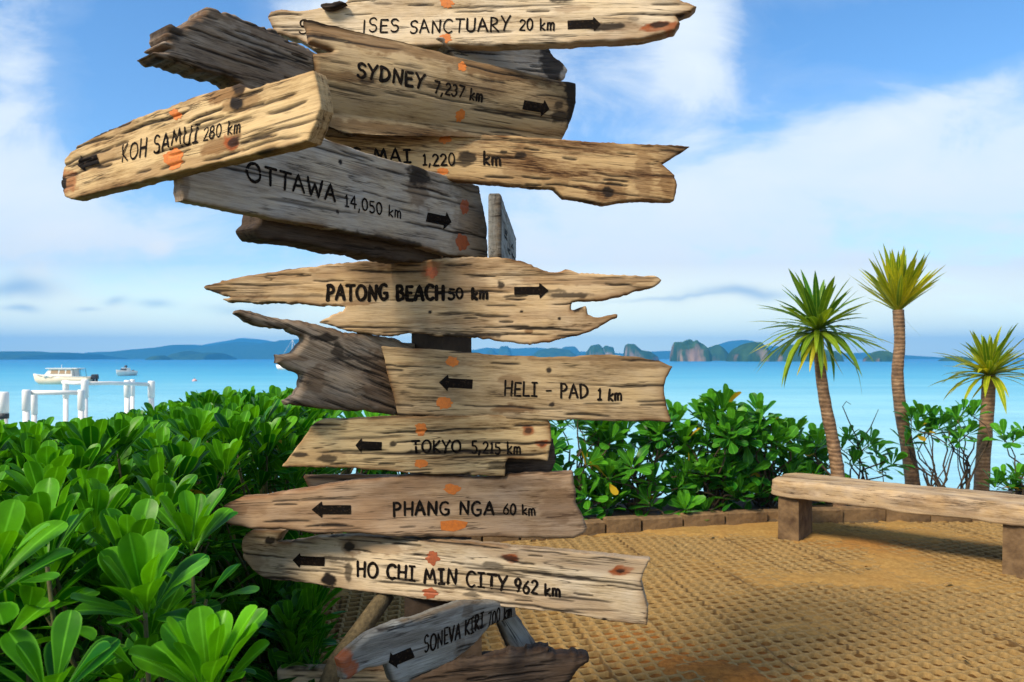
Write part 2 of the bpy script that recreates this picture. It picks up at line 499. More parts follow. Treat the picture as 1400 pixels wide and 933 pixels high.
c = t_.mix(t_.attr('height_shade').outputs['Fac'], t_.mix(nn, (0.045, 0.022, 0.006), (0.120, 0.060, 0.016)), c)  # low cells painted dark brown by height, standing in for shade between the bars
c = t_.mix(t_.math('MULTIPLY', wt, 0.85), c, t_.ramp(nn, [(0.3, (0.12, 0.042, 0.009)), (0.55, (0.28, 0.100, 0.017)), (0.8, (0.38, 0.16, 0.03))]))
t_.put(b_.inputs['Base Color'], c)
b_.inputs['Roughness'].default_value = 0.95
b_.inputs['Specular IOR Level'].default_value = 0.1
t_.put(b_.inputs['Normal'], t_.bump(t_.noise(gp, 130, 5, 0.75), 0.5, 0.006))
tag(grid_obj('sand', XX, YY, ZZ, m_sand, True, {'wet': ('FLOAT', wet.ravel()), 'height_shade': ('FLOAT', sm(-0.017, -0.003, ZZ).ravel())}), kind='structure')

CA, CB = 0.098, 0.066         # cell size along / across the rows
ROT = math.atan2(-550, 1000)  # direction the rows run
cr, sr = math.cos(ROT), math.sin(ROT)
vs = []; fs = []
HW, HW2, TH = 0.0125, 0.0165, 0.036
us = np.arange(-4.0, 8.0, CA / 6)
base = 0
rowv = []
for r in range(0, 170):
    v0 = 0.5 + r * CB
    ph = math.pi * (r % 2)
    amp = CB / 2 - 0.0105
    tri = np.cos(2 * np.pi * us / CA + ph)
    tri = np.sign(tri) * np.abs(tri) ** 0.75
    cv = v0 + amp * tri
    rx = (vnoise(us * 7, us * 0 + r, 3) - 0.5) * 0.004
    zt = (vnoise(us * 5, us * 0 + r * 1.7, 8) - 0.5) * 0.006
    strip = []
    for off, zz in ((-HW2, -TH), (-HW, -0.003), (-HW * 0.6, 0.0), (HW * 0.6, 0.0), (HW, -0.003), (HW2, -TH)):
        vv = cv + off + rx
        X = us * cr - vv * sr; Y = us * sr + vv * cr
        strip.append(np.stack([X, Y, zz + zt], 1))
    st = np.stack(strip, 1)                       # n,6,3
    ok = (st[:, 2, 0] > -1.7) & (st[:, 2, 0] < 6.9) & (st[:, 2, 1] > 2.1) & in_pave(st[:, 2, 0], st[:, 2, 1] + 0.05)
    n = len(us)
    idx = np.arange(n * 6).reshape(n, 6) + base
    good = ok[:-1] & ok[1:]
    for k in range(5):
        fs.append(np.stack([idx[:-1, k], idx[1:, k], idx[1:, k + 1], idx[:-1, k + 1]], 1)[good])
    vs.append(st.reshape(-1, 3)); base += n * 6
vs = np.concatenate(vs); fs = np.concatenate(fs)
used, inv = np.unique(fs, return_inverse=True)
vs = vs[used]; fs = inv.reshape(fs.shape)
m_pav, t_, b_ = new_mat('paver_concrete')
gp = t_.new('ShaderNodeNewGeometry').outputs['Position']
nn = t_.noise(gp, 40, 7, 0.7); nb = t_.noise(gp, 2.5, 4)
c = t_.ramp(nn, [(0.25, (0.125, 0.078, 0.028)), (0.5, (0.220, 0.145, 0.056)), (0.75, (0.33, 0.228, 0.098))])
c = t_.mix(t_.rng(nb, 0.35, 0.7, 0.0, 0.5), c, (0.235, 0.138, 0.045))
# mortar-less joints between the blocks, packed with dark dirt
X_, Y_, Z_ = t_.sep(gp)
jd = Vector((-185, 1000, 0)).normalized()
jn = Vector((jd.y, -jd.x, 0))
jc = t_.math('ADD', t_.math('MULTIPLY', X_, jn.x), t_.math('MULTIPLY', Y_, jn.y))
jc = t_.math('ADD', jc, t_.math('MULTIPLY', t_.math('SUBTRACT', t_.noise(gp, 14, 2), 0.5), 0.03))
jm = t_.math('ABSOLUTE', t_.math('SUBTRACT', t_.math('FRACT', t_.math('DIVIDE', jc, 0.44)), 0.5))
joint = t_.rng(jm, 0.010, 0.030, 1.0, 0.0)
joint = t_.math('MULTIPLY', joint, t_.rng(nb, 0.35, 0.6, 0.3, 1.0))
c = t_.mix(t_.math('MULTIPLY', joint, 0.8), c, (0.055, 0.030, 0.012))
t_.put(b_.inputs['Base Color'], c)
b_.inputs['Roughness'].default_value = 0.9
b_.inputs['Specular IOR Level'].default_value = 0.15
t_.put(b_.inputs['Normal'], t_.bump(t_.noise(gp, 170, 5, 0.75), 0.45, 0.004))
tag(mesh_obj('paving', vs, fs.tolist(), m_pav, None, True), kind='structure')

# ---- far hills and karst islands
m_isl, t_, b_ = new_mat('island_rock_and_forest')
geo = t_.new('ShaderNodeNewGeometry')
nz = t_.sep(geo.outputs['Normal'])[2]
gp = geo.outputs['Position']
mpn = t_.new('ShaderNodeMapping'); mpn.inputs['Scale'].default_value = (0.035, 0.035, 0.012); t_.put(mpn.inputs[0], gp)
nn = t_.noise(mpn.outputs[0], 1.0, 6, 0.6)
nf = t_.noise(gp, 0.06, 6, 0.7)
fol = t_.ramp(nf, [(0.3, (0.012, 0.035, 0.012)), (0.6, (0.035, 0.075, 0.022)), (0.8, (0.06, 0.11, 0.03))])
rock = t_.ramp(nn, [(0.3, (0.08, 0.055, 0.04)), (0.5, (0.27, 0.175, 0.115)), (0.7, (0.42, 0.29, 0.20))])
steep = t_.math('MULTIPLY', t_.rng(nz, 0.30, 0.55, 1.0, 0.0), t_.rng(t_.noise(mpn.outputs[0], 0.8, 4, 0.6), 0.50, 0.58), clamp=True)
cliff = t_.math('MULTIPLY', steep, t_.attr('cliff').outputs['Fac'])
t_.put(b_.inputs['Base Color'], t_.mix(cliff, fol, rock))
b_.inputs['Roughness'].default_value = 1.0
b_.inputs['Specular IOR Level'].default_value = 0.0
def ridge(name, prof, D, depth, cliff=0.0, power=2.0, seed=1, nx=None, rough=0.08):
    """a hill whose skyline passes through the profile (px, py), standing at distance D"""
    ppx = np.array([p[0] for p in prof], float); ppy = np.array([p[1] for p in prof], float)
    nx = nx or int(max(24, min(160, (ppx[-1] - ppx[0]) * 0.8)))
    ny = 25
    s = np.linspace(0, 1, nx); q = np.linspace(-1, 1, ny)
    pxs = ppx[0] + (ppx[-1] - ppx[0]) * s
    H = (HOR - np.interp(pxs, ppx, ppy)) / FPX * D + EYE - SEA_Z
    H = np.maximum(H, 0.0)
    X0 = (pxs - 700) / FPX * D
    Q, Hh = np.meshgrid(q, H, indexing='ij')
    Xg = np.tile(X0, (ny, 1))
    fall = np.clip(1 - np.abs(Q) ** power, 0, 1) ** 0.6
    wob = fbm(Xg / depth * 3 + seed, Q * 3 + seed, seed, 4) - 0.5
    Z = SEA_Z - 1.0 + (Hh + 1.0) * fall * (1 + rough * 2 * wob * (np.abs(Q) > 0.01) * np.minimum(1, np.abs(Q) * 3))
    Yg = D + Q * depth * (1 + 0.25 * wob) * (0.35 + 0.65 * np.minimum(1, Hh / (H.max() * 0.5)))
    Xg = Xg + 0.08 * depth * wob * np.abs(Q)
    return tag(grid_obj(name, Xg, Yg, Z, m_isl, True, {'cliff': ('FLOAT', np.full(Z.size, cliff))}), kind='structure')
ridge('hill', [(-260, 485), (-120, 481), (0, 482.5), (18, 480.5), (36, 483), (45, 480.5), (61, 483.5), (69, 486.5), (81, 482), (105, 483), (110, 491)], 2300, 300, seed=3)
ridge('hill', [(96, 491), (108, 485), (141, 484), (159, 481), (175, 482.5), (216, 476.5), (240, 475), (261, 471.5), (276, 472), (288, 476.5), (300, 476), (315, 472), (333, 467.5), (350, 469), (360, 470.5), (378, 469), (390, 465.5), (411, 464.5), (450, 468), (520, 480), (560, 491)], 3300, 500, seed=5)
ridge('hill', [(150, 491), (230, 480), (280, 474), (310, 468), (335, 462.5), (352, 464), (390, 470), (430, 466), (500, 475), (560, 491)], 4300, 400, seed=9)
ridge('hill', [(206, 491.5), (212, 487), (222, 486), (230, 491.5)], 1700, 40, seed=11)
ridge('hill', [(246, 491.5), (252, 482), (262, 480), (272, 484), (280, 484), (286, 482), (300, 483), (306, 491.5)], 2000, 120, seed=12)
ridge('hill', [(560, 491), (620, 480), (651, 478.6), (666, 475.7), (682, 477), (691, 474), (700, 477), (734, 475.7), (780, 480), (860, 484), (891, 481), (909, 480), (950, 483), (980, 491)], 3600, 350, seed=13)
ridge('hill', [(900, 491.5), (940, 484), (982, 472.5), (996, 467), (1011, 465), (1029, 472), (1054, 474), (1100, 479), (1149, 483.5), (1180, 482.5), (1243, 486.6), (1274, 488.5), (1303, 489.5), (1420, 489), (1500, 486), (1640, 491)], 3500, 400, seed=15)
ridge('rocky_island', [(700, 493), (726, 487), (737, 478.6), (757, 475.5), (777, 478.6), (786, 486), (792, 493)], 1900, 120, 0.25, 2.5, 17)
ridge('rocky_island', [(762, 493), (765, 480), (771, 475), (777, 474), (785, 474), (791, 481), (795, 493)], 2900, 100, 0.4, 3, 18)
ridge('rocky_island', [(664, 493), (666, 480), (674, 477), (681, 485), (684, 474), (694, 473), (699, 480), (701, 493)], 2600, 100, 0.5, 3, 19)
ridge('rocky_island', [(802, 494), (804, 480), (809, 472.5), (817, 471.5), (822, 476), (824, 485), (827, 493.5)], 1350, 50, 0.5, 4, 21)
ridge('rocky_island', [(822, 493.5), (824, 478), (828, 473), (837, 475), (839, 493.5)], 1500, 40, 0.9, 4, 22)
ridge('rocky_island', [(856, 493.5), (857, 472), (860, 470.5), (865, 471), (874, 478.6), (886, 481), (895, 487), (899, 493.5)], 1150, 40, 1.0, 4, 23)
ridge('rocky_island', [(921, 493.5), (922.5, 480), (924, 471), (929, 468.5), (943, 467.5), (957, 470), (963, 476), (965.5, 483), (967, 493.5)], 950, 32, 1.0, 6, 24, nx=60, rough=0.2)
ridge('rocky_island', [(962, 494), (965, 480), (969, 475.5), (980, 471.5), (988, 478), (994, 486), (997, 494)], 1150, 36, 0.25, 2.5, 25)
ridge('rocky_island', [(998, 495), (1002, 484), (1007, 478), (1017, 471), (1027, 468), (1035, 470), (1043, 475.6), (1048, 485), (1051, 495)], 900, 36, 0.75, 3.5, 26, nx=60, rough=0.16)
ridge('rocky_island', [(1053, 495), (1057, 484), (1060, 479), (1070, 477), (1077, 472.5), (1083, 471.5), (1092, 476), (1108, 477), (1124, 478), (1134, 482), (1144, 495)], 930, 40, 0.7, 3.5, 27, nx=70, rough=0.16)
ridge('rocky_island', [(1189, 495.5), (1192, 488), (1197, 483), (1207, 479.5), (1216, 482), (1221, 487), (1224, 495.5)], 880, 26, 0.9, 3.5, 28, rough=0.18)
ridge('rocky_island', [(1292, 496), (1296, 490), (1303, 487), (1312, 488), (1322, 490), (1330, 496)], 1000, 25, 0.6, 3, 29)

# ---- air
hz, t_, b_ = new_mat('haze_air')
t_.n.remove(b_)
vol = t_.new('ShaderNodeVolumePrincipled')
vol.inputs['Color'].default_value = (0.07, 0.44, 1.0, 1)
HAZE_DENSITY = 0.00034
vol.inputs['Density'].default_value = HAZE_DENSITY
vol.inputs['Anisotropy'].default_value = 0.0
t_.l.new(vol.outputs[0], t_.n['Material Output'].inputs['Volume'])
hb = MB(); hb.box((0, 2310, 55), (8600, 4960, 160))
tag(hb.build('haze', hz), kind='stuff')

# ================================================================== SIGNPOST
# ---- handwritten stroke letters: every stroke a list of points, cap height 1
def arc(cx, cy, rx, ry, a0, a1, n=12):
    return [(cx + rx * math.cos(R(a0 + (a1 - a0) * i / n)), cy + ry * math.sin(R(a0 + (a1 - a0) * i / n))) for i in range(n + 1)]
GL = {
    'A': (.66, [[(0, 0), (.33, 1), (.64, 0)], [(.11, .34), (.54, .36)]]),
    'B': (.56, [[(.06, 0), (.07, 1)], [(.05, .98)] + arc(.2, .77, .27, .21, 80, -85, 8) + [(.07, .55)], [(.07, .54)] + arc(.22, .28, .31, .27, 80, -88, 8) + [(.05, .01)]]),
    'C': (.62, [arc(.36, .5, .34, .5, 48, 312, 14)]),
    'D': (.64, [[(.07, 0), (.06, 1)], [(.03, .99)] + arc(.1, .5, .5, .49, 85, -86, 12) + [(.05, .01)]]),
    'E': (.52, [[(.5, .97), (.06, .98), (.06, .02), (.52, .03)], [(.07, .52), (.44, .53)]]),
    'G': (.68, [arc(.36, .5, .34, .5, 52, 300, 14) + [(.6, .12), (.62, .42), (.36, .42)]]),
    'H': (.64, [[(.07, 0), (.05, 1)], [(.57, 0), (.58, 1)], [(.06, .5), (.58, .52)]]),
    'I': (.46, [[(.23, .02), (.22, .98)], [(.03, .97), (.43, .98)], [(.02, .02), (.44, .02)]]),
    'i': (.2, [[(.08, 0), (.1, 1)]]),
    'K': (.6, [[(.06, 0), (.06, 1)], [(.54, .97), (.08, .44), (.58, 0)]]),
    'L': (.5, [[(.06, 1), (.06, .02), (.5, .03)]]),
    'M': (.82, [[(.02, 0), (.16, 1), (.4, .3), (.64, 1), (.8, 0)]]),
    'N': (.68, [[(.06, 0), (.07, .98), (.58, .03), (.6, 1)]]),
    'O': (.74, [arc(.36, .5, .35, .49, 95, 462, 18)]),
    'P': (.54, [[(.06, 0), (.07, 1)], [(.04, .97)] + arc(.2, .73, .3, .25, 82, -86, 9) + [(.07, .47)]]),
    'R': (.6, [[(.06, 0), (.07, 1)], [(.04, .97)] + arc(.2, .74, .29, .24, 82, -86, 9) + [(.09, .49), (.57, 0)]]),
    'S': (.54, [[(.5, .86)] + arc(.28, .75, .22, .24, 50, 255, 10) + arc(.26, .26, .24, .26, 70, -150, 12)]),
    'T': (.62, [[(.31, 0), (.31, .98)], [(.0, .97), (.62, .98)]]),
    'U': (.64, [[(.05, 1), (.06, .3)] + arc(.31, .28, .25, .28, 190, 350, 9) + [(.58, 1)]]),
    'V': (.62, [[(0, 1), (.31, 0), (.62, 1)]]),
    'W': (.9, [[(0, 1), (.2, 0), (.45, .72), (.68, 0), (.9, 1)]]),
    'Y': (.6, [[(0, 1), (.3, .47)], [(.6, 1), (.3, .47), (.2, 0)]]),
    'k': (.46, [[(.05, 0), (.05, 1)], [(.42, .6), (.07, .28), (.44, 0)]]),
    'm': (.7, [[(.05, .62), (.05, 0)], [(.05, .42)] + arc(.19, .42, .13, .2, 150, 0, 6) + [(.33, 0)], [(.33, .42)] + arc(.48, .42, .14, .2, 160, 0, 6) + [(.63, 0)]]),
    '0': (.56, [arc(.27, .5, .25, .49, 95, 460, 16)]),
    '1': (.36, [[(.06, .8), (.2, 1), (.2, .02)], [(.03, .01), (.36, .02)]]),
    '2': (.54, [arc(.26, .74, .23, .25, 165, -35, 9) + [(.03, .03), (.54, .03)]]),
    '3': (.52, [arc(.24, .76, .21, .23, 150, -70, 9), arc(.22, .27, .26, .27, 75, -150, 10)]),
    '4': (.56, [[(.4, 0), (.41, 1), (.02, .32), (.55, .33)]]),
    '5': (.52, [[(.48, .98), (.1, .98), (.07, .58)] + arc(.22, .3, .27, .31, 105, -140, 11)]),
    '6': (.54, [[(.42, .98), (.14, .62)] + arc(.27, .28, .24, .28, 160, 520, 14)]),
    '7': (.52, [[(.02, .97), (.52, .97), (.18, 0)]]),
    '8': (.54, [arc(.27, .75, .2, .23, -90, 270, 12), arc(.27, .27, .25, .27, 90, 450, 14)]),
    '9': (.54, [arc(.26, .7, .23, .28, 0, 360, 14), [(.49, .72), (.4, .3), (.22, 0)]]),
    ',': (.2, [[(.12, .1), (.03, -.2)]]),
    '-': (.5, [[(.06, .45), (.44, .46)]]),
    ' ': (.34, []),
}

class Board:
    def __init__(self, outline, anchor, yaw, T=0.045, R_=0.008, relief=0.003, crack=0.5, rag=0.003, grain=None, step=0.0036, seed=1, curve=0.0):
        self.yaw = R(yaw); self.seed = seed; self.step = step
        self.U = Vector((math.cos(self.yaw), math.sin(self.yaw), 0))
        self.N = Vector((math.sin(self.yaw), -math.cos(self.yaw), 0))
        self.O = P(anchor[0], HOR, anchor[1])
        self.T = T; self.R_ = R_; self.relief = relief; self.crack = crack; self.curve = curve
        raw = np.array([self.uv0(*p) for p in outline])
        c = raw.mean(0)
        self.O = self.O + self.U * c[0] + Vector((0, 0, c[1] ))
        raw = raw - c
        self.raw = raw
        cc = np.cov((raw - raw.mean(0)).T)
        ev, evec = np.linalg.eigh(cc)
        ax = evec[:, 1]; ax = ax if ax[0] > 0 else -ax
        self.ga = math.atan2(ax[1], ax[0]) if grain is None else R(grain)
        self.poly = self.ragged(raw, rag, seed)
    def uv0(self, px, py):
        C = Vector((0, 0, EYE)); r = Vector(((px - 700) / FPX, 1, (HOR - py) / FPX))
        t = (self.O - C).dot(self.N) / r.dot(self.N)
        p = C + r * t - self.O
        return (p.dot(self.U), p.z)
    def uv(self, px, py): return self.uv0(px, py)
    def ragged(self, p, rag, seed):
        out = []
        n = len(p); acc = 0
        for i in range(n):
            a, b = p[i], p[(i + 1) % n]
            L = np.hypot(*(b - a)); k = max(1, int(L / 0.009))
            nrm = np.array([b[1] - a[1], a[0] - b[0]]) / max(L, 1e-9)
            for j in range(k):
                t = j / k; q = a + (b - a) * t
                d = 0 if j == 0 else rag * ((float(vnoise((acc + L * t) * 28, seed * 3.1, seed)) - 0.5) * 1.6 + (float(vnoise((acc + L * t) * 110, seed * 1.7, seed + 5)) - 0.5) * 0.9)
                out.append(q + nrm * d)
            acc += L
        return np.array(out)
    def gcoord(self, u, v):
        c, s = math.cos(self.ga), math.sin(self.ga)
        return u * c + v * s, -u * s + v * c
    def cracks(self, u, v):
        gx, gy = self.gcoord(u, v)
        m = np.zeros(np.shape(gx))
        if self.crack <= 0: return m
        px, py = self.gcoord(self.raw[:, 0], self.raw[:, 1])
        r_ = random.Random(self.seed * 31)
        area = (px.max() - px.min()) * (py.max() - py.min())
        for k in range(int(170 * area * self.crack + 4)):
            L = r_.uniform(0.05, 0.15) if r_.random() < 0.65 else r_.uniform(0.15, 0.42)
            cx = r_.uniform(px.min(), px.max()); cy = r_.uniform(py.min(), py.max())
            wd = r_.uniform(0.0016, 0.0032) * (1.3 if L > 0.2 else 1.0); amp = r_.uniform(0.45, 1.0)
            sl = r_.uniform(-.03, .03); sd = r_.randrange(999)
            sel = (np.abs(gx - cx) < L / 2) & (np.abs(gy - cy) < 0.03)
            if not sel.any(): continue
            x_ = gx[sel] - cx
            tt = np.clip(1 - (2 * x_ / L) ** 2, 0, 1)
            yy = gy[sel] - cy - sl * x_ - 0.012 * (fbm(x_ * 11 + sd, x_ * 0 + sd, sd, 3) - 0.5)
            mm = amp * np.exp(-(yy / (wd * (0.35 + 0.65 * tt) + 0.0006)) ** 2) * np.minimum(1, tt * 2.5)
            m[sel] = np.maximum(m[sel], mm)
        return m
    def height(self, u, v, d):
        """local depth in front of the face plane (negative = recessed)"""
        gx, gy = self.gcoord(u, v)
        r = np.clip(d / self.R_, 0, 1)
        h = self.R_ * (np.sqrt(np.clip(1 - (1 - r) ** 2, 0, 1)) - 1)
        warp = 0.05 * (fbm(gx * 3, gy * 6, self.seed + 40, 3) - 0.5)
        g = fbm(gx * 4.5, (gy + warp) * 75, self.seed, 4, 0.6) - 0.5
        h = h + self.relief * 0.55 * g + 0.0030 * (fbm(gx * 2.2, gy * 9, self.seed + 9, 3) - 0.5) * (self.relief / 0.003)
        h = h - (0.003 + 0.003 * min(1.2, self.crack)) * self.cracks(u, v)
        if self.curve: h = h - self.curve * v * v
        return h
    def sdf(self, u, v, poly):
        d2 = np.full(u.shape, 1e9); ins = np.zeros(u.shape, bool)
        n = len(poly)
        for i in range(n):
            ax, ay = poly[i]; bx, by = poly[(i + 1) % n]
            ex, ey = bx - ax, by - ay
            t = np.clip(((u - ax) * ex + (v - ay) * ey) / max(ex * ex + ey * ey, 1e-12), 0, 1)
            d2 = np.minimum(d2, (u - ax - t * ex) ** 2 + (v - ay - t * ey) ** 2)
            if ay != by:
                ins ^= ((ay > v) != (by > v)) & (u < ex * (v - ay) / (by - ay) + ax)
        return np.sqrt(d2) * np.where(ins, 1, -1)
    def field(self, poly, step):
        lo = poly.min(0) - step * 1.5; hi = poly.max(0) + step * 1.5
        nu = int((hi[0] - lo[0]) / step) + 2; nv = int((hi[1] - lo[1]) / step) + 2
        u = lo[0] + np.arange(nu) * step; v = lo[1] + np.arange(nv) * step
        Ug, Vg = np.meshgrid(u, v, indexing='ij')
        phi = self.sdf(Ug, Vg, poly)
        phi = np.where(np.abs(phi) < step * 0.04, step * 0.04, phi)
        return Ug, Vg, phi
    def march(self, Ug, Vg, phi):
        nu, nv = phi.shape
        ins = phi > 0
        vid = np.full((nu, nv), -1); pts = []
        k = np.argwhere(ins); vid[ins] = np.arange(len(k))
        V = [np.stack([Ug[ins], Vg[ins], phi[ins]], 1)]
        nxt = len(k)
        hx = np.full((nu - 1, nv), -1); m = ins[:-1] != ins[1:]
        t = (phi[:-1] / (phi[:-1] - phi[1:] + 1e-20))[m]
        V.append(np.stack([Ug[:-1][m] + t * (Ug[1:] - Ug[:-1])[m], Vg[:-1][m], 0 * t], 1)); hx[m] = nxt + np.arange(m.sum()); nxt += m.sum()
        vx = np.full((nu, nv - 1), -1); m = ins[:, :-1] != ins[:, 1:]
        t = (phi[:, :-1] / (phi[:, :-1] - phi[:, 1:] + 1e-20))[m]
        V.append(np.stack([Ug[:, :-1][m], Vg[:, :-1][m] + t * (Vg[:, 1:] - Vg[:, :-1])[m], 0 * t], 1)); vx[m] = nxt + np.arange(m.sum()); nxt += m.sum()
        V = np.concatenate(V)
        cnt = ins[:-1, :-1].astype(int) + ins[1:, :-1] + ins[1:, 1:] + ins[:-1, 1:]
        full = cnt == 4
        faces = np.stack([vid[:-1, :-1][full], vid[1:, :-1][full], vid[1:, 1:][full], vid[:-1, 1:][full]], 1).tolist()
        segs = []
        for i, j in np.argwhere((cnt > 0) & (cnt < 4)):
            cor = [(i, j), (i + 1, j), (i + 1, j + 1), (i, j + 1)]
            edg = [hx[i, j], vx[i + 1, j], hx[i, j + 1], vx[i, j]]
            pl = []
            for q in range(4):
                if ins[cor[q]]: pl.append((int(vid[cor[q]]), 0))
                if edg[q] >= 0: pl.append((int(edg[q]), 1 if ins[cor[q]] else 2))
            faces.append([a for a, _ in pl])
            for q in range(len(pl)):
                if pl[q][1] == 1 and pl[(q + 1) % len(pl)][1] == 2: segs.append((pl[q][0], pl[(q + 1) % len(pl)][0]))
        return V, faces, segs
    def build(self, name, mat, parent, stains=(), label=None):
        Ug, Vg, phi = self.field(self.poly, self.step)
        H = self.height(Ug, Vg, np.maximum(phi, 0))
        self.grid = (Ug[0, 0], Vg[0, 0], self.step, H)
        V, F, segs = self.march(Ug, Vg, phi)
        h = self.height(V[:, 0], V[:, 1], V[:, 2])
        h = np.maximum(h, -self.T * 0.8)
        n = len(V)
        front = np.stack([V[:, 0], -h, V[:, 1]], 1)
        bh = self.R_ * 0.6 * (np.sqrt(np.clip(1 - (1 - np.clip(V[:, 2] / self.R_, 0, 1)) ** 2, 0, 1)) - 1)
        back = np.stack([V[:, 0], self.T + bh, V[:, 1]], 1)
        verts = np.concatenate([front, back])
        faces = list(F) + [[q + n for q in f[::-1]] for f in F] + [[a, a + n, b + n, b] for a, b in segs]
        smooth = [True] * (2 * len(F)) + [False] * len(segs)
        gx, gy = self.gcoord(verts[:, 0], verts[:, 2])
        gr = np.stack([gx, gy, self.seed * 1.37 + np.concatenate([np.zeros(n), np.full(n, 2.4)])], 1)
        st = np.zeros((2 * n, 3))
        for (px, py, rx, ry, amt, ch) in stains:
            cu, cv = self.uv(px, py)
            e = np.hypot(*(np.array(self.uv(px + 10, py)) - (cu, cv))) / 10
            du = (verts[:, 0] - cu) / (rx * e); dv = (verts[:, 2] - cv) / (ry * e)
            wob = 1 + 1.2 * (fbm(verts[:, 0] * 40, verts[:, 2] * 70, int(px), 4) - 0.5)
            st[:, ch] = np.maximum(st[:, ch], amt * sm(0.26, 0.60, np.exp(-0.8 * (du * du + dv * dv) * wob ** 2)))
        cr = self.cracks(V[:, 0], V[:, 1])
        st[:n, 2] = np.maximum(st[:n, 2], 0.95 * np.clip(1.7 * cr, 0, 1))
        ed = np.exp(-np.maximum(V[:, 2], 0) / 0.013) * (0.30 + 1.1 * sm(0.38, 0.66, fbm(V[:, 0] * 9, V[:, 1] * 9, self.seed + 33, 3)))
        st[:n, 0] = np.maximum(st[:n, 0], 0.95 * np.clip(ed, 0, 1))
        bl2 = sm(0.54, 0.74, fbm(gx[:n] * 3.5, gy[:n] * 13, self.seed + 57, 4))
        st[:n, 0] = np.maximum(st[:n, 0], 0.55 * bl2)
        st[n:, 0] = np.maximum(st[n:, 0], 0.5)
        ob = mesh_obj(name, verts, faces, mat, parent, smooth, {'gr': ('FLOAT_VECTOR', gr), 'stain': ('FLOAT_VECTOR', st)})
        ob.location = self.O - (parent.location if parent else Vector((0, 0, 0)))
        ob.rotation_euler = (0, 0, self.yaw)
        if label: ob['label'] = label
        self.ob = ob
        return self
    def h_at(self, u, v):
        u0, v0, s, H = self.grid
        fu = np.clip((u - u0) / s, 0, H.shape[0] - 1.001); fv = np.clip((v - v0) / s, 0, H.shape[1] - 1.001)
        i = np.floor(fu).astype(int); j = np.floor(fv).astype(int); fu = fu - i; fv = fv - j
        return (H[i, j] * (1 - fu) + H[i + 1, j] * fu) * (1 - fv) + (H[i, j + 1] * (1 - fu) + H[i + 1, j + 1] * fu) * fv
    def place(self, pts, faces, name, mat, lift=0.0012, lifts=None):
        pts = np.asarray(pts, float)
        h = self.h_at(pts[:, 0], pts[:, 1]) + lift + (0 if lifts is None else lifts)
        vs = np.stack([pts[:, 0], -h, pts[:, 1]], 1)
        return mesh_obj(name, vs, faces, mat, self.ob, False)
    def text(self, s, p0, p1, cap, weight=0.15, slant=0.0, seed=0, name='lettering'):
        """write s along the baseline p0 -> p1 (photograph pixels), cap height in photograph pixels"""
        rr = random.Random(seed + len(s) * 7)
        a = np.array(self.uv(*p0)); b = np.array(self.uv(*p1))
        e = (np.array(self.uv((p0[0] + p1[0]) / 2, (p0[1] + p1[1]) / 2)) - np.array(self.uv((p0[0] + p1[0]) / 2, (p0[1] + p1[1]) / 2 - cap)))
        capm = np.hypot(*e)
        gap = 0.17
        total_w = sum(GL[c][0] + gap for c in s) - gap
        L = np.hypot(*(b - a)); d = (b - a) / L; nrm = np.array([-d[1], d[0]])
        sx = L / total_w
        pts = []; faces = []; lifts = []
        x0 = 0
        for c in s:
            wd, strokes = GL[c]
            th = R(rr.uniform(-3, 3)); dy = rr.uniform(-.05, .05); sc = rr.uniform(.95, 1.06)
            wt = weight * rr.uniform(.88, 1.15)
            for st in strokes:
                q = []
                for (gx, gy) in st:
                    X = gx + slant * gy + rr.uniform(-.012, .012); Y = (gy + dy) * sc + rr.uniform(-.012, .012)
                    X, Y = X - th * Y, Y + th * (X - wd / 2)
                    q.append(a + d * (x0 + X) * sx + nrm * Y * capm)
                fine = []
                for i in range(len(q) - 1):
                    k = max(1, int(np.hypot(*(q[i + 1] - q[i])) / 0.006))
                    fine += [q[i] + (q[i + 1] - q[i]) * j / k for j in range(k)]
                q = np.array(fine + [q[-1]])
                t = np.gradient(q, axis=0); t /= np.maximum(np.hypot(t[:, 0], t[:, 1])[:, None], 1e-9)
                nn = np.stack([-t[:, 1], t[:, 0]], 1)
                hw = capm * wt / 2 * (0.8 + 0.45 * vnoise(np.arange(len(q)) * 0.5, 0 * q[:, 0] + x0 * 9, seed + 3))
                # round brush ends
                ends0 = q[0] - t[0] * hw[0] * 0.7; ends1 = q[-1] + t[-1] * hw[-1] * 0.7
                q = np.vstack([ends0, q, ends1]); nn = np.vstack([nn[0], nn, nn[-1]]); hw = np.concatenate([[hw[0] * .45], hw, [hw[-1] * .45]])
                base = len(pts)
                lf = 0.00012 * (len(lifts) % 7) + rr.uniform(0, 0.00009)
                for i in range(len(q)):
                    pts += [q[i] - nn[i] * hw[i], q[i], q[i] + nn[i] * hw[i]]; lifts += [lf] * 3
                for i in range(len(q) - 1):
                    k = base + i * 3
                    faces += [[k + 3, k + 4, k + 1, k], [k + 4, k + 5, k + 2, k + 1]]
            x0 += wd + gap
        return self.place(pts, [f[::-1] for f in faces], name, INK, 0.0011, np.array(lifts))
    def shape(self, poly_uv, name, mat, lift=0.001, step=0.003):
        Ug, Vg, phi = self.field(np.array(poly_uv), step)
        V, F, _ = self.march(Ug, Vg, phi)
        return self.place(V[:, :2], F, name, mat, lift)
    def arrow(self, tail, tip, shaft, head, headlen):
        """filled arrow from tail to tip (pixels); shaft thickness, head width and head length in pixels"""
        a = np.array(tail, float); b = np.array(tip, float)
        d = (b - a) / np.hypot(*(b - a)); n = np.array([-d[1], d[0]])
        e = b - d * headlen
        pl = [a - n * shaft / 2, a + n * shaft / 2, e + n * shaft / 2, e + n * head / 2 + d * 1, b, e - n * head / 2 + d * 0.5, e - n * shaft / 2]
        return self.shape([self.uv(*p) for p in pl], 'arrow', INK, 0.0014, 0.0025)
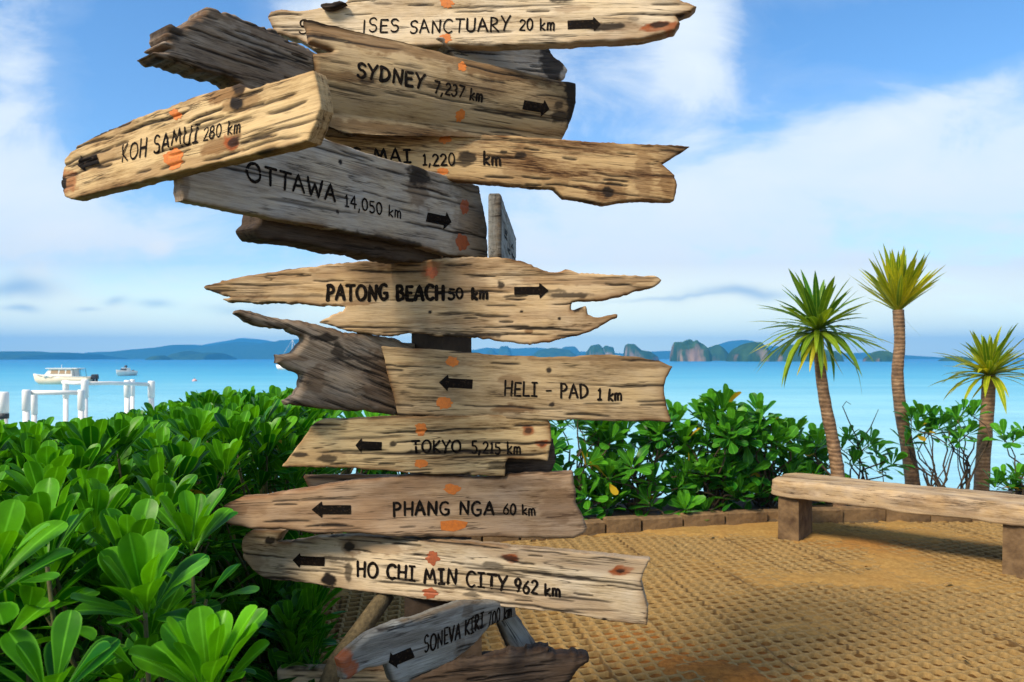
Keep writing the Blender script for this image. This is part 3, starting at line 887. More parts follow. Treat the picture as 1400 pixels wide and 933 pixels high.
    def patch(self, px, py, rx, ry, seed=0, mat=None, name='paint_patch'):
        rr = random.Random(seed)
        pl = []
        for k in range(22):
            a = 2 * math.pi * k / 22
            q = 1 + 0.28 * math.sin(2 * a + rr.random() * 6) * rr.random() + rr.uniform(-.16, .16)
            pl.append(self.uv(px + rx * q * math.cos(a), py + ry * q * math.sin(a)))
        return self.shape(pl, name, mat or PATCH, 0.0008, 0.0025)

ROOT = thing('signpost', 'tall driftwood direction signpost crowded with hand-lettered weathered boards and black arrows', 'signpost', (-0.25, 2.6, 0))

# ---- the post (square, turned so that one edge faces the camera)
mb = MB()
rz = R(53.13)
segs = [(0.02, 0.30, 0.0), (0.70, 0.30, 0.0)]
mb.box((0, 0, 1.55), (0.150, 0.150, 2.5), rz, 1.0, 0.006)
post_m = simple_mat('post_wood', (0.070, 0.047, 0.030), 0.85, 14, (0.025, 0.016, 0.010), 0.5)
mb.build('post', post_m, ROOT)
mb = MB(); mb.box((0.0, 0, 0.34), (0.27, 0.25, 0.76), R(8), 0.96, 0.012)
mb.build('post_base', post_m, ROOT)

def board(label, wood, outline, anchor, yaw, stains=(), **kw):
    b = Board(outline, anchor, yaw, **kw)
    return b.build('sign_board', WOODS[wood], ROOT, stains, label)

# SANCTUARY
b = board('long pale board at the very top with ragged fishtail end, lettered SANCTUARY 20 km', 'pale',
    [(364.6, 22.5), (370, 14.6), (384, 12), (408, 14.6), (440, 10), (462, 7), (474, 1), (476, -12), (560, -18), (700, -16), (840, -14), (915, -9), (934, 1.5), (953, 8), (945, 15.5), (925, 22), (930, 31), (923, 42), (880, 53), (774, 59), (684, 62), (625, 61), (560, 63), (460, 68), (429, 68), (405, 52), (375, 46)],
    (610, 2.435), -7, [(905, 36, 22, 7, 1.0, 1), (900, 34, 14, 5, 0.9, 2), (832, 37, 22, 5, 0.9, 2), (845, 38, 34, 6, 0.7, 0), (560, 10, 60, 12, 0.25, 0), (780, 12, 30, 4, 0.5, 0), (770, -2, 16, 5, 0.9, 2), (865, 26, 8, 3, 0.5, 2)], T=0.05, seed=11)
b.text('S', (408, 46), (421, 46), 19, 0.13)
b.text('iSES', (496, 45), (545, 44), 14 + 4, 0.13, seed=2)
b.text('SANCTUARY', (560, 46), (697, 42), 18, 0.13, seed=3)
b.text('20 km', (710, 42), (758, 41), 15, 0.15, seed=4)
b.arrow((776, 34.5), (821, 33), 12, 20, 10)
b.patch(611, 5, 9, 6, 1); b.patch(609, 53, 8.5, 6, 2)

board('small dark splinter caught on the top edge of the SANCTUARY board', 'dark', [(436, 6), (445, 3), (467, 1), (472, 3), (460, 8), (445, 11)], (450, 2.45), -7, [], T=0.03, R_=0.006, seed=41)
# SYDNEY
b = board('broad brown board lettered SYDNEY 7,237 km with an arrow', 'khaki',
    [(416, 20), (424, 19), (485, 34), (552, 49.5), (650, 77), (720, 94), (769, 107), (791, 111), (790, 139), (783, 171), (774, 188), (650, 182), (540, 180), (474, 177), (451, 166), (440, 130), (430, 100), (428, 71), (456, 67), (440, 60), (422, 54)],
    (633, 2.40), 20, [(455, 37, 40, 14, 0.9, 0), (520, 55, 40, 16, 0.8, 0), (600, 72, 60, 8, 0.7, 0), (700, 98, 80, 12, 0.8, 0), (785, 130, 10, 40, 0.95, 2), (766, 158, 13, 6, 0.9, 2), (764, 143, 6, 4, 0.8, 2), (470, 105, 40, 7, 0.8, 0), (500, 112, 10, 5, 0.6, 2), (560, 175, 120, 9, 0.7, 0), (700, 150, 20, 5, 0.4, 0)], T=0.055, R_=0.02, relief=0.003, seed=12, curve=2.6)
b.text('SYDNEY', (488, 105), (580, 122), 19, 0.2, seed=5)
b.text('7,237 km', (594, 126), (660, 139), 15, 0.17, seed=6)
b.arrow((716, 143), (752, 149), 12, 22, 10)
b.patch(633, 90, 6, 7, 3); b.patch(632, 154, 6.5, 7.5, 4)

# grey jagged end poking out behind
board('short grey splintered board end behind the SYDNEY board', 'grey',
    [(600, 50), (700, 48), (724, 55), (748, 62), (757, 76), (768, 84), (777, 96), (770, 110), (700, 110), (640, 100)], (700, 2.62), 40, [(755, 85, 14, 22, 0.9, 2)], T=0.06, relief=0.005, rag=0.006, seed=13)

# broken log
b = board('thick dark brown log with a splintered broken end', 'brown',
    [(209.5, 72), (229, 70.5), (236, 66), (219, 60), (233, 57), (228, 46), (229, 34), (236, 31), (243, 36), (256, 33), (266, 24), (274, 19), (282, 13), (292, 9), (319, 18), (352, 31.5), (394, 51), (427, 68), (470, 92), (500, 120), (500, 190), (440, 170), (340, 126), (325, 112), (280, 97), (238, 82)],
    (425, 2.25), 53.13, [(240, 40, 10, 12, 0.8, 2), (300, 17, 30, 6, 0.6, 0), (390, 55, 60, 9, 0.6, 0)], T=0.10, R_=0.014, relief=0.007, crack=1.2, rag=0.010, seed=14)

# KOH SAMUI
b = board('sunlit tan board slanting up, lettered KOH SAMUI 280 km', 'gold',
    [(105, 198), (130, 184), (181, 163), (222, 149), (262, 133), (300, 122), (325, 113), (335, 119), (341, 122), (380, 111), (427, 96), (434, 120), (438, 148), (430, 172), (421, 193), (340, 213), (250, 234), (150, 259), (98, 272), (88, 269), (83, 250), (86, 236), (88, 218)],
    (245, 1.66), -32.5, [(310, 122, 28, 10, 1.0, 0), (328, 118, 10, 6, 0.9, 2), (325, 142, 9, 6, 1.0, 2), (330, 142, 26, 7, 0.7, 0), (317, 196, 10, 6, 1.0, 1), (300, 200, 26, 8, 0.9, 0), (318, 195, 7, 4, 0.9, 2), (84, 252, 6, 6, 1.0, 2), (90, 248, 14, 8, 0.8, 1), (400, 104, 40, 5, 0.5, 0), (280, 128, 40, 5, 0.5, 0), (150, 170, 50, 4, 0.5, 0)], T=0.036, R_=0.0035, relief=0.0032, crack=1.3, seed=15, step=0.003)
b.text('KOH SAMUI', (167, 221), (271, 195), 24, 0.115, slant=0.1, seed=7)
b.text('280 km', (278, 193), (329, 180), 18, 0.12, slant=0.1, seed=8)
b.arrow((135, 217.5), (106, 226), 13, 24, 9)
b.patch(240, 157, 7.5, 8.5, 5); b.patch(238, 217, 13, 14, 6)
mb = MB()
# CHIANG MAI
b = board('two-pronged brown banded board lettered MAI 1,220 km', 'striped',
    [(383, 178), (445, 178), (520, 178), (600, 180), (693, 185), (818, 194), (947, 199), (906, 224), (923, 239), (926.5, 252), (922, 275), (861, 275), (843, 277), (827, 280), (799, 274), (771, 270.5), (758, 258), (693, 253), (637, 248), (560, 243), (440, 238), (383, 236)],
    (606, 2.45), 8, [(715, 212, 14, 14, 0.7, 0), (712, 212, 7, 4, 0.9, 2), (710, 235, 20, 12, 0.5, 0), (832, 262, 22, 12, 0.7, 0), (831, 262, 8, 6, 0.95, 2), (880, 240, 12, 40, 0.55, 0), (800, 200, 70, 7, 0.55, 0), (760, 248, 20, 10, 0.5, 0), (912, 250, 10, 25, 0.6, 0), (640, 215, 12, 8, 0.9, 2), (630, 224, 18, 3, 0.8, 2), (530, 188, 60, 4, 0.5, 0), (560, 195, 40, 4, 0.6, 0), (690, 208, 5, 2, .9, 2)], T=0.04, seed=16, relief=0.0035, crack=0.8)
b.text('CHIANG MAI', (390, 219), (562, 222), 18, 0.19, seed=9)
b.text('1,220', (578, 226), (622, 227), 16, 0.15, seed=10)
b.text('km', (661, 226), (685, 227), 17, 0.19, seed=11)
b.patch(608, 191, 9, 6, 7); b.patch(605, 235, 8, 5, 8)

# OTTAWA
b = board('silver grey board lettered OTTAWA 14,050 km', 'grey',
    [(250, 150), (300, 156), (440, 187), (517, 214), (562, 225), (580, 231), (636, 248), (655, 254), (666, 309), (667.5, 352), (640, 352), (615, 349), (569, 336), (475, 317), (356, 295), (251, 274), (248, 262), (248, 240)],
    (665, 2.62), 53.13, [(573, 240, 14, 9, 0.9, 2), (572, 258, 14, 16, 0.7, 0), (640, 330, 24, 20, 0.4, 0), (645, 280, 20, 30, 0.5, 0), (525, 327, 60, 3, 0.8, 2), (465, 222, 2.5, 2.5, 1, 2), (462, 290, 2.5, 2.5, 1, 2), (252, 255, 6, 20, 0.7, 0)], T=0.04, R_=0.005, relief=0.0026, crack=0.45, seed=17, grain=0)
b.text('OTTAWA', (338, 246), (458, 275), 24, 0.15, seed=12)
b.text('14,050 km', (471, 283), (548, 299), 16, 0.15, seed=13)
b.arrow((583, 297), (617, 304), 13, 25, 10)
b.patch(635, 283, 6, 10, 9, PATCH_RED); b.patch(631, 331, 9, 11, 10, PATCH_RED)
board('dark broken plank under the OTTAWA board', 'dark',  # dark wood colour stands in for shade on this plank's underside
    [(347, 311), (352, 306), (356, 303), (358, 286), (420, 290), (520, 310), (640, 335), (660, 345), (640, 357), (600, 362), (541, 356), (436, 337), (353, 323)],
    (640, 2.62), 53.13, [], T=0.09, relief=0.006, rag=0.007, seed=18, step=0.006)

# small sign seen edge on
b = board('narrow grey board seen edge on beside the OTTAWA board', 'slate',
    [(685.5, 264), (690, 279), (706, 325), (706, 392), (700, 380), (685.5, 352)], (685.5, 2.45), 86.45, [], T=0.045, R_=0.01, seed=19)
b.text('E A', (689, 322), (702.5, 345), 9, 0.3, seed=14)
b.text('km', (693, 342), (704.5, 360), 9, 0.3, seed=15)

# PATONG BEACH
b = board('long ragged tan driftwood plank lettered PATONG BEACH 50 km', 'tan',
    [(277, 392.5), (288, 389), (300, 386), (302, 383), (350, 375), (440, 362), (517, 357), (560, 355), (617, 353), (650, 352), (687, 353), (714, 357), (730, 365), (751, 372), (767, 371), (773, 368), (792, 374), (837, 375), (869, 376), (896, 377), (905, 383), (899, 389.6), (872, 397), (859, 403), (821, 411), (800, 412), (783, 413), (781, 424), (801, 418), (804, 430), (816, 434), (845, 430), (844, 435), (821, 446), (794, 458), (751, 468.6), (725, 472), (676, 466), (652, 461), (592, 459), (561, 456), (530, 460), (486, 455), (434, 441), (449, 434), (468, 426), (472, 420), (450, 418), (424, 417), (387, 414), (353, 416), (330, 413), (312, 414), (301, 408), (315, 407), (309, 404), (281, 396.6)],
    (606, 2.44), 0, [(570, 365, 50, 8, 0.8, 0), (520, 362, 60, 4, 0.6, 0), (590, 370, 12, 10, 0.5, 1), (750, 384, 40, 5, 0.6, 0), (740, 398, 26, 3, 0.7, 2), (778, 404, 30, 4, 0.85, 2), (790, 418, 10, 6, 1.0, 2), (686, 390, 5, 4, 0.9, 2), (660, 395, 60, 4, 0.6, 0), (588, 427, 3, 2.5, 1, 2), (713, 426, 2.5, 2, 1, 2), (765, 436, 2.5, 2, 1, 2), (640, 459, 40, 2.5, 0.9, 2), (400, 405, 50, 2, 0.6, 2), (330, 406, 40, 2, 0.7, 0), (360, 370, 60, 4, 0.6, 0), (820, 384, 60, 6, 0.55, 0), (724, 453, 5, 3, 0.9, 0), (490, 415, 20, 3, 0.7, 0)], T=0.045, R_=0.007, relief=0.0028, crack=0.7, rag=0.0045, seed=20)
b.text('PATONG BEACH', (447, 411), (607, 410), 20, 0.22, seed=16)
b.text('50', (613, 409), (633, 409), 14, 0.22, seed=17)
b.text('km', (645, 409), (667, 409), 15, 0.24, seed=18)
b.arrow((703, 398), (750, 397.5), 11, 22, 13)
b.patch(590, 372, 8, 8, 11, PATCH_RED)

# dark broken board
board('dark brown broken driftwood board with a long finger and hollow end', 'brown',
    [(322, 428), (324, 424), (330, 423), (353, 427.7), (418, 440), (468, 452.6), (524, 460), (570, 470), (575, 520), (566, 569), (544, 567), (468, 561), (393, 555), (390, 549), (405, 541), (412, 530), (413, 513), (396, 505), (380, 497), (379, 484), (402, 482), (415, 467), (413, 459), (393, 449), (374, 449), (343, 441)],
    (540, 2.50), 30, [(445, 462, 22, 5, 0.9, 2), (462, 478, 8, 12, 0.8, 2), (490, 490, 40, 3, 0.7, 2), (430, 520, 16, 18, 0.7, 0), (400, 490, 26, 4, 0.7, 0), (525, 530, 26, 40, 0.8, 0)], T=0.075, R_=0.022, relief=0.006, crack=0.9, rag=0.006, seed=21)

# HELI-PAD
b = board('flat board with a scooped end, lettered HELI - PAD 1 km', 'khaki',
    [(520, 473.7), (580, 477), (634, 482), (687, 486), (751, 488), (800, 486), (832, 484.7), (875, 488.8), (901, 493), (920, 501), (911, 517), (908, 533), (911, 552), (918, 577), (860, 576), (805, 575), (700, 574), (600, 571), (544, 568), (532, 521)],
    (606, 2.44), -4, [(750, 507, 4, 4, 0.95, 2), (754, 554, 4, 3.5, 0.95, 2), (700, 559, 26, 5, 0.9, 0), (700, 519, 20, 6, 0.7, 0), (870, 497, 60, 8, 0.5, 0), (800, 490, 90, 4, 0.7, 0), (600, 497, 60, 3, 0.5, 0)], T=0.042, R_=0.005, relief=0.0024, crack=0.4, seed=22)
b.text('HELI - PAD', (689, 541), (804, 544), 19, 0.14, seed=19)
b.text('1 km', (817, 546), (850, 548), 15, 0.2, seed=20)
b.arrow((646, 525.5), (600, 523), 13, 23, 13)
b.patch(618, 495, 9, 7, 12); b.patch(607, 551, 11, 8.5, 13)

# TOKYO
b = board('cut-ended yellowish board lettered TOKYO 5,215 km', 'gold',
    [(385, 638), (428, 580), (439, 574), (531, 569.5), (598, 570), (700, 567), (737, 564), (747, 570), (753, 580), (754, 603), (749, 631), (733, 628.6), (694, 627.5), (691, 634), (690, 652), (647, 651), (598, 650), (560, 647), (469, 640), (400, 639)],
    (606, 2.425), 0, [(722, 588, 8, 7, 1.0, 1), (722, 588, 5, 4, .8, 2), (741, 607, 8, 6, 1.0, 1), (741, 607, 4, 4, .8, 2), (430, 622, 40, 8, 0.5, 0), (450, 628, 14, 5, 0.8, 2), (412, 622, 12, 3, 0.9, 2), (640, 618, 60, 2.5, 0.9, 2), (434, 581, 5, 3, 0.9, 0), (538, 607, 5, 4, 0.9, 2), (680, 634, 12, 4, 0.7, 2)], T=0.042, R_=0.004, relief=0.0028, crack=0.9, seed=23)
b.text('TOKYO', (564, 620), (630, 619), 17, 0.16, seed=21)
b.text('5,215 km', (645, 619), (712, 621), 16, 0.14, seed=22)
b.arrow((522, 610.5), (486, 609), 12, 21, 9)
b.patch(575, 587, 8, 9, 14); b.patch(576, 633.5, 8.5, 6, 15)
board('dark split piece behind the TOKYO board', 'dark', [(660, 615), (757, 600), (760, 632), (752, 650), (690, 652), (655, 640)], (606, 2.47), 0, [], T=0.03, seed=24, step=0.006)

# PHANG NGA
board('grey-brown plank end behind the PHANG NGA board', 'rosy', [(413, 651), (488, 649), (545, 651), (600, 655), (600, 690), (430, 690), (421, 667)], (606, 2.50), 0, [], T=0.03, seed=25, step=0.006)
b = board('pointed reddish brown board lettered PHANG NGA 60 km', 'rosy',
    [(292, 703.7), (306, 691), (331, 680), (366, 677), (417, 669), (430, 667), (458, 661), (494, 656.5), (560, 650), (600, 650), (647, 654), (690, 653), (694, 649), (754, 647), (784, 646), (785, 663), (788, 674), (787, 688), (797, 706), (803, 723), (799, 731), (784, 738), (690, 736), (540, 735), (486, 730), (439, 732), (409, 728), (387, 725), (344, 725), (313, 719), (294, 712)],
    (606, 2.435), 0, [(327, 698, 12, 8, 0.6, 0), (345, 695, 18, 10, 0.35, 0), (765, 690, 26, 24, 0.5, 0), (700, 660, 70, 6, 0.4, 0)], T=0.05, R_=0.014, relief=0.002, crack=0.2, seed=26)
b.text('PHANG NGA', (538, 705), (675, 704), 18, 0.19, seed=23)
b.text('60 km', (688, 704), (732, 704), 14, 0.18, seed=24)
b.arrow((480, 697), (426, 697), 12.5, 23, 15)
b.patch(618, 669, 11, 6.5, 16)
b.shape([b.uv(*p) for p in [(602, 713), (622, 711), (640, 714), (636, 722), (620, 727), (603, 725)]], 'paint_patch', PATCH, 0.0008, 0.0025)

# HO CHI MIN CITY
b = board('broad pale tan board with a rounded end, lettered HO CHI MIN CITY 962 km', 'pale',
    [(329, 745), (332, 735), (343, 725.5), (388, 725.5), (377, 743), (396, 742), (432, 735), (483, 733), (600, 738.5), (700, 749), (777, 755), (830, 761), (889, 766), (879, 785), (876, 797), (880, 812), (886, 832), (885, 856), (829, 849), (768, 838), (600, 823), (520, 813), (451, 804), (420, 798), (360, 792), (343, 778), (332, 764)],
    (606, 2.43), -13, [(369, 740, 7, 4, 0.95, 2), (478, 747, 8, 6, 0.9, 2), (478, 747, 14, 10, 0.8, 0), (448, 793, 9, 6, 1.0, 2), (520, 750, 40, 8, 0.6, 0), (699, 763, 10, 6, 1.0, 1), (698, 763, 16, 3, 0.8, 2), (850, 781, 14, 6, 1.0, 1), (848, 781, 6, 3, 0.9, 2), (672, 773, 16, 4, 0.7, 2), (345, 770, 16, 14, 0.5, 0), (462, 764, 24, 2, 0.8, 2), (476, 782, 5, 14, 0.8, 2), (645, 813, 12, 3, 0.7, 2), (826, 847, 4, 2, 1, 2)], T=0.045, R_=0.006, relief=0.0026, crack=1.0, seed=27)
b.text('HO CHI MIN CITY', (488, 787), (693, 807), 20, 0.18, seed=25)
b.text('962 km', (704, 809), (766, 816), 17, 0.19, seed=26)
b.arrow((444, 768), (400, 766), 12.5, 21, 11)
b.patch(591, 763, 9.5, 9.5, 17, PATCH_RED); b.patch(588.5, 811, 10, 7, 18, PATCH_RED)

# SONEVA KIRI
b = board('slanting blue-grey board with an arrow under the HO CHI MIN CITY board', 'slate',
    [(471, 931), (466, 904), (474, 896), (491, 881), (511, 866), (540, 854), (580, 843), (597, 836), (631, 825), (706, 822), (708, 844), (671, 857), (649, 884), (620, 906), (580, 924), (549, 940), (538, 932), (531, 909), (500, 916), (480, 930)],
    (690, 2.40), 45, [(473, 905, 8, 10, 1.0, 1), (480, 918, 7, 9, 0.9, 1), (600, 845, 20, 5, 0.5, 0), (640, 832, 8, 8, 0.7, 0), (628, 884, 6, 8, 0.7, 0), (505, 890, 30, 14, 0.35, 0), (570, 850, 40, 6, 0.3, 0)], T=0.04, R_=0.012, relief=0.0025, crack=0.3, seed=28)
b.text('SONEVA KIRI', (580, 893), (661, 858), 21, 0.13, slant=0.12, seed=27)
b.text('700 km', (667, 857), (699, 844), 19, 0.13, slant=0.12, seed=28)
b.arrow((564, 892), (531, 906), 15, 25, 9)

# the log-like boards at the foot
board('very dark rough driftwood board at the foot of the post', 'dark',
    [(540, 925), (575, 914), (626, 904), (677, 900), (694, 895), (720, 891), (751, 888.6), (757, 897), (783, 896), (792, 900), (807, 904), (794, 916), (783, 933), (770, 965), (690, 985), (540, 975)],
    (690, 2.46), 0, [(770, 900, 16, 5, 0.2, 0)], T=0.09, R_=0.03, relief=0.009, crack=1.0, rag=0.010, seed=29)
board('pale sawn board end at the foot of the post', 'pale', [(378, 917), (420, 915.5), (470, 914), (560, 913), (560, 965), (470, 968), (378, 970)], (440, 2.55), 0, [], T=0.05, seed=30, step=0.006)

# braces
mb = MB(); mb.tube([P(529, 812, 2.52) - ROOT.location, P(496, 858, 2.44) - ROOT.location, P(460, 905, 2.34) - ROOT.location, P(430, 985, 2.2) - ROOT.location], [0.030, 0.031, 0.030, 0.03], 10)
o = mb.build('brace', simple_mat('lichen_wood', (0.16, 0.12, 0.06), 0.9, 60, (0.055, 0.042, 0.022), 0.7), ROOT, True); o['label'] = 'round stick brace with yellow lichen'
board('pale blue-grey weathered brace strut', 'slate', [(678, 846), (708, 842), (722, 862), (744, 892), (760, 930), (715, 935), (700, 894)], (700, 2.58), 20, [], T=0.06, R_=0.014, seed=31).ob.name = 'brace'

# ================================================================== EDGING, BENCH
edge_m = simple_mat('edging_timber', (0.22, 0.135, 0.062), 0.9, 7, (0.075, 0.044, 0.020), 0.8, bdist=0.012)
X0 = -0.6; k = 0
proto_names = []
while X0 < 5.6:
    L = rnd.uniform(0.30, 0.44)
    xm = X0 + L / 2
    ang = math.atan2(kerb_y(xm + .1) - kerb_y(xm - .1), .2) + rnd.uniform(-.03, .03)
    mb = MB(); mb.box((0, 0, 0), (L - 0.012, 0.11, 0.30), 0, 1.0, 0.012)
    o = mb.build('edging_block', edge_m)
    o.location = (xm, float(kerb_y(xm)) + 0.03 + rnd.uniform(-.012, .012), -0.035 + rnd.uniform(-.012, .012))
    o.rotation_euler = (rnd.uniform(-.04, .04), rnd.uniform(-.02, .02), ang)
    tag(o, 'squat timber block edging the sandy paving in front of the shrubs', 'edging block', 'edging blocks between paving and shrubs')
    X0 += L; k += 1

bd = Vector((0.775, -0.632, 0)); bp = Vector((0.632, 0.775, 0))
B0 = Vector((2.15, 6.11, 0))
bench = thing('bench', 'heavy rustic bench of a single thick weathered timber slab on block legs', 'bench', B0 + bd * 1.1 + bp * 0.25)
class SlabMesh:
    pass
nl, prof = 130, []
sec = [(0.0, -0.062), (0.004, -0.076), (0.10, -0.080), (0.28, -0.080), (0.46, -0.078), (0.474, -0.05), (0.476, 0.058), (0.468, 0.070), (0.38, 0.073), (0.30, 0.070), (0.22, 0.074), (0.13, 0.072), (0.06, 0.070), (0.014, 0.066), (0.002, 0.050), (-0.004, 0.0)]
# denser section
dense = []
for i in range(len(sec)):
    a, b_2 = np.array(sec[i]), np.array(sec[(i + 1) % len(sec)])
    kk = max(1, int(np.hypot(*(b_2 - a)) / 0.016))
    dense += [a + (b_2 - a) * j / kk for j in range(kk)]
dense = np.array(dense); m = len(dense)
LL = np.linspace(-0.0, 2.35, nl)
vs = []; gr = []; st = []
per = np.arange(m) / m
for i, l in enumerate(LL):
    cx, cz = dense[:, 0] - 0.235, dense[:, 1]
    wob = fbm(l * 2.0 + per * 0, np.cos(per * 6.28) * 3 + 5, 61, 4) - 0.5
    fine = fbm(l * 5 + per * 0, per * 46, 62, 4) - 0.5
    chis = fbm(l * 7 + per * 9, per * 16, 67, 3) - 0.5
    kf = 1 + 0.10 * wob + 0.11 * fine + 0.07 * chis
    endk = 1 - 0.18 * math.exp(-l / 0.05)
    edge = 0.03 * (fbm(np.full(m, l * 1.3), per * 0 + 2, 63, 3) - 0.5)
    xx = cx * kf * endk + edge * (cx < 0); zz = cz * (kf + 0.12 * wob) * endk
    lx = l + (0.035 * (fbm(per * 9, per * 0, 64, 3) - 0.5) if i == 0 else 0)
    p = np.array(B0)[None] + np.outer(np.full(m, 1) * lx, bd) + np.outer(xx + 0.235, bp)
    p[:, 2] = 0.425 + zz
    vs.append(p); gr.append(np.stack([np.full(m, l) * 1.0, per * 1.1, np.full(m, 3.3)], 1))
    st.append(np.stack([0.6 * np.clip((fbm(l * 3 + per * 0, per * 14, 65, 3) - 0.6) * 5, 0, 1), 0 * per, 0.8 * np.exp(-((per - 0.66 - 0.01 * math.sin(l * 3)) / 0.006) ** 2)], 1))
vs = np.concatenate(vs) - np.array(bench.location); gr = np.concatenate(gr); st = np.concatenate(st)
fs = [[i * m + j, i * m + (j + 1) % m, (i + 1) * m + (j + 1) % m, (i + 1) * m + j] for i in range(nl - 1) for j in range(m)]
fs += [list(range(m))[::-1], [(nl - 1) * m + j for j in range(m)]]
bench_wood = wood_mat('wood_bench', (0.40, 0.275, 0.140), (0.25, 0.160, 0.075), (0.065, 0.036, 0.015), 0.4)
mesh_obj('seat', vs, fs, bench_wood, bench, True, {'gr': ('FLOAT_VECTOR', gr), 'stain': ('FLOAT_VECTOR', st)})
leg_m = simple_mat('bench_leg_wood', (0.19, 0.118, 0.056), 0.9, 9, (0.055, 0.030, 0.014), 0.7, bdist=0.01)
for (l0, wl, off, dep) in ((0.06, 0.17, 0.03, 0.36), (1.62, 0.24, 0.02, 0.40)):
    mb = MB()
    c = B0 + bd * (l0 + wl / 2) + bp * (off + dep / 2)
    mb.box((c.x - bench.location.x, c.y - bench.location.y, 0.165), (wl, dep, 0.385), math.atan2(bd.y, bd.x), 0.97, 0.014)
    mb.build('leg', leg_m, bench)

# ================================================================== PLANTS
def leaf_mat(name, deep, lime, yellow=(0.45, 0.30, 0.02), rough=0.34, trans=0.32, yellow_at=0.985):
    m_, t, bs = new_mat(name)
    lf = t.sep(t.attr('lf').outputs['Vector'])
    c = t.mix(t.rng(lf[0], 0.1, 0.95), deep, lime)
    # pale midrib and thin pale margin
    rib = t.rng(t.math('ABSOLUTE', lf[2]), 0.02, 0.12, 0.55, 0.0)
    rim = t.rng(t.math('ABSOLUTE', lf[2]), 0.80, 1.0, 0.0, 0.40)
    c = t.mix(t.math('MAXIMUM', rib, rim), c, tuple(min(1, k * 1.6 + 0.03) for k in lime))
    oc = t.new('ShaderNodeTexCoord').outputs['Object']
    c = t.mix(t.rng(t.noise(oc, 28, 4), 0.4, 0.7, 0.0, 0.35), c, tuple(k * 0.55 for k in deep))
    c = t.mix(t.rng(lf[0], yellow_at, yellow_at + 0.005), c, yellow)
    t.put(bs.inputs['Base Color'], c)
    bs.inputs['Roughness'].default_value = rough
    bs.inputs['Specular IOR Level'].default_value = 0.14
    t.put(bs.inputs['Normal'], t.bump(t.noise(oc, 90, 3), 0.12, 0.003))
    tr = t.new('ShaderNodeBsdfTranslucent')
    t.put(tr.inputs[0], t.mix(1.0, c, (1.5, 1.35, 0.45), 'MULTIPLY'))
    mx = t.new('ShaderNodeMixShader')
    mx.inputs[0].default_value = trans
    t.l.new(bs.outputs[0], mx.inputs[1]); t.l.new(tr.outputs[0], mx.inputs[2])
    t.l.new(mx.outputs[0], t.n['Material Output'].inputs[0])
    return m_
LEAF = leaf_mat('broad_leaf', (0.007, 0.095, 0.003), (0.100, 0.350, 0.004), rough=0.36)
LEAF_FAR = leaf_mat('broad_leaf_far', (0.014, 0.110, 0.008), (0.090, 0.320, 0.015), yellow_at=0.975)
STEM = simple_mat('green_brown_stem', (0.085, 0.095, 0.030), 0.8, 40, (0.045, 0.040, 0.018), 0.4)
TWIG = simple_mat('brown_twig', (0.10, 0.070, 0.040), 0.9, 40, (0.04, 0.028, 0.018), 0.4)

SPAT = ([0, .08, .22, .40, .58, .72, .83, .91, .965, 1.0], [.022, .028, .052, .105, .158, .184, .186, .166, .120, .045])
STRAP = ([0, .12, .35, .6, .8, .92, 1.0], [.022, .030, .038, .036, .025, .012, .001])
def leaf_template(tab, nacross):
    t = np.array(tab[0]); wv = np.array(tab[1])
    s = np.linspace(-1, 1, nacross)
    Tt, Ss = np.meshgrid(t, s, indexing='ij'); Wt = np.tile(wv[:, None], (1, nacross))
    n, m2 = Tt.shape
    i = np.arange(n * m2).reshape(n, m2)
    f = np.stack([i[:-1, :-1].ravel(), i[:-1, 1:].ravel(), i[1:, 1:].ravel(), i[1:, :-1].ravel()], 1)
    return Tt.ravel(), Ss.ravel(), Wt.ravel(), f
TPL_NEAR = leaf_template(SPAT, 7)
TPL_FAR = leaf_template((SPAT[0][::2] + [1.0], SPAT[1][::2] + [.03]), 3)
TPL_STRAP = leaf_template(STRAP, 3)
def leaves(tpl, base, d, n, L, bend, fold, ws, rv, twist=None):
    """N leaves as one vertex/face block"""
    t, s, wv, f = tpl
    base = np.asarray(base); d = np.asarray(d); n = np.asarray(n)
    d = d / np.linalg.norm(d, axis=1)[:, None]
    n = n - d * (n * d).sum(1)[:, None]; n = n / np.maximum(np.linalg.norm(n, axis=1)[:, None], 1e-6)
    side = np.cross(d, n)
    L = np.asarray(L)[:, None]; bend = np.asarray(bend)[:, None]; fold = np.asarray(fold)[:, None]; ws = np.asarray(ws)[:, None]
    wl = wv[None] * ws * L
    lat = s[None] * wl * np.sqrt(np.maximum(0.1, 1 - fold ** 2 * 0.5))
    nor = fold * np.abs(s[None]) ** 1.3 * wl - bend * (t[None] ** 2) * L + 0.04 * wl * np.sin(t[None] * 9 + np.asarray(rv)[:, None] * 40) * np.abs(s[None]) * 2
    lon = t[None] * L * (1 - 0.28 * np.abs(bend) * t[None])
    V = base[:, None, :] + d[:, None, :] * lon[..., None] + side[:, None, :] * lat[..., None] + n[:, None, :] * nor[..., None]
    N, K = V.shape[:2]
    F = (f[None] + (np.arange(N) * K)[:, None, None]).reshape(-1, 4)
    A = np.stack([np.repeat(np.asarray(rv)[:, None], K, 1), np.repeat(t[None], N, 0), np.repeat(s[None], N, 0)], -1)
    return V.reshape(-1, 3), F, A.reshape(-1, 3)
nr = np.random.RandomState(11)
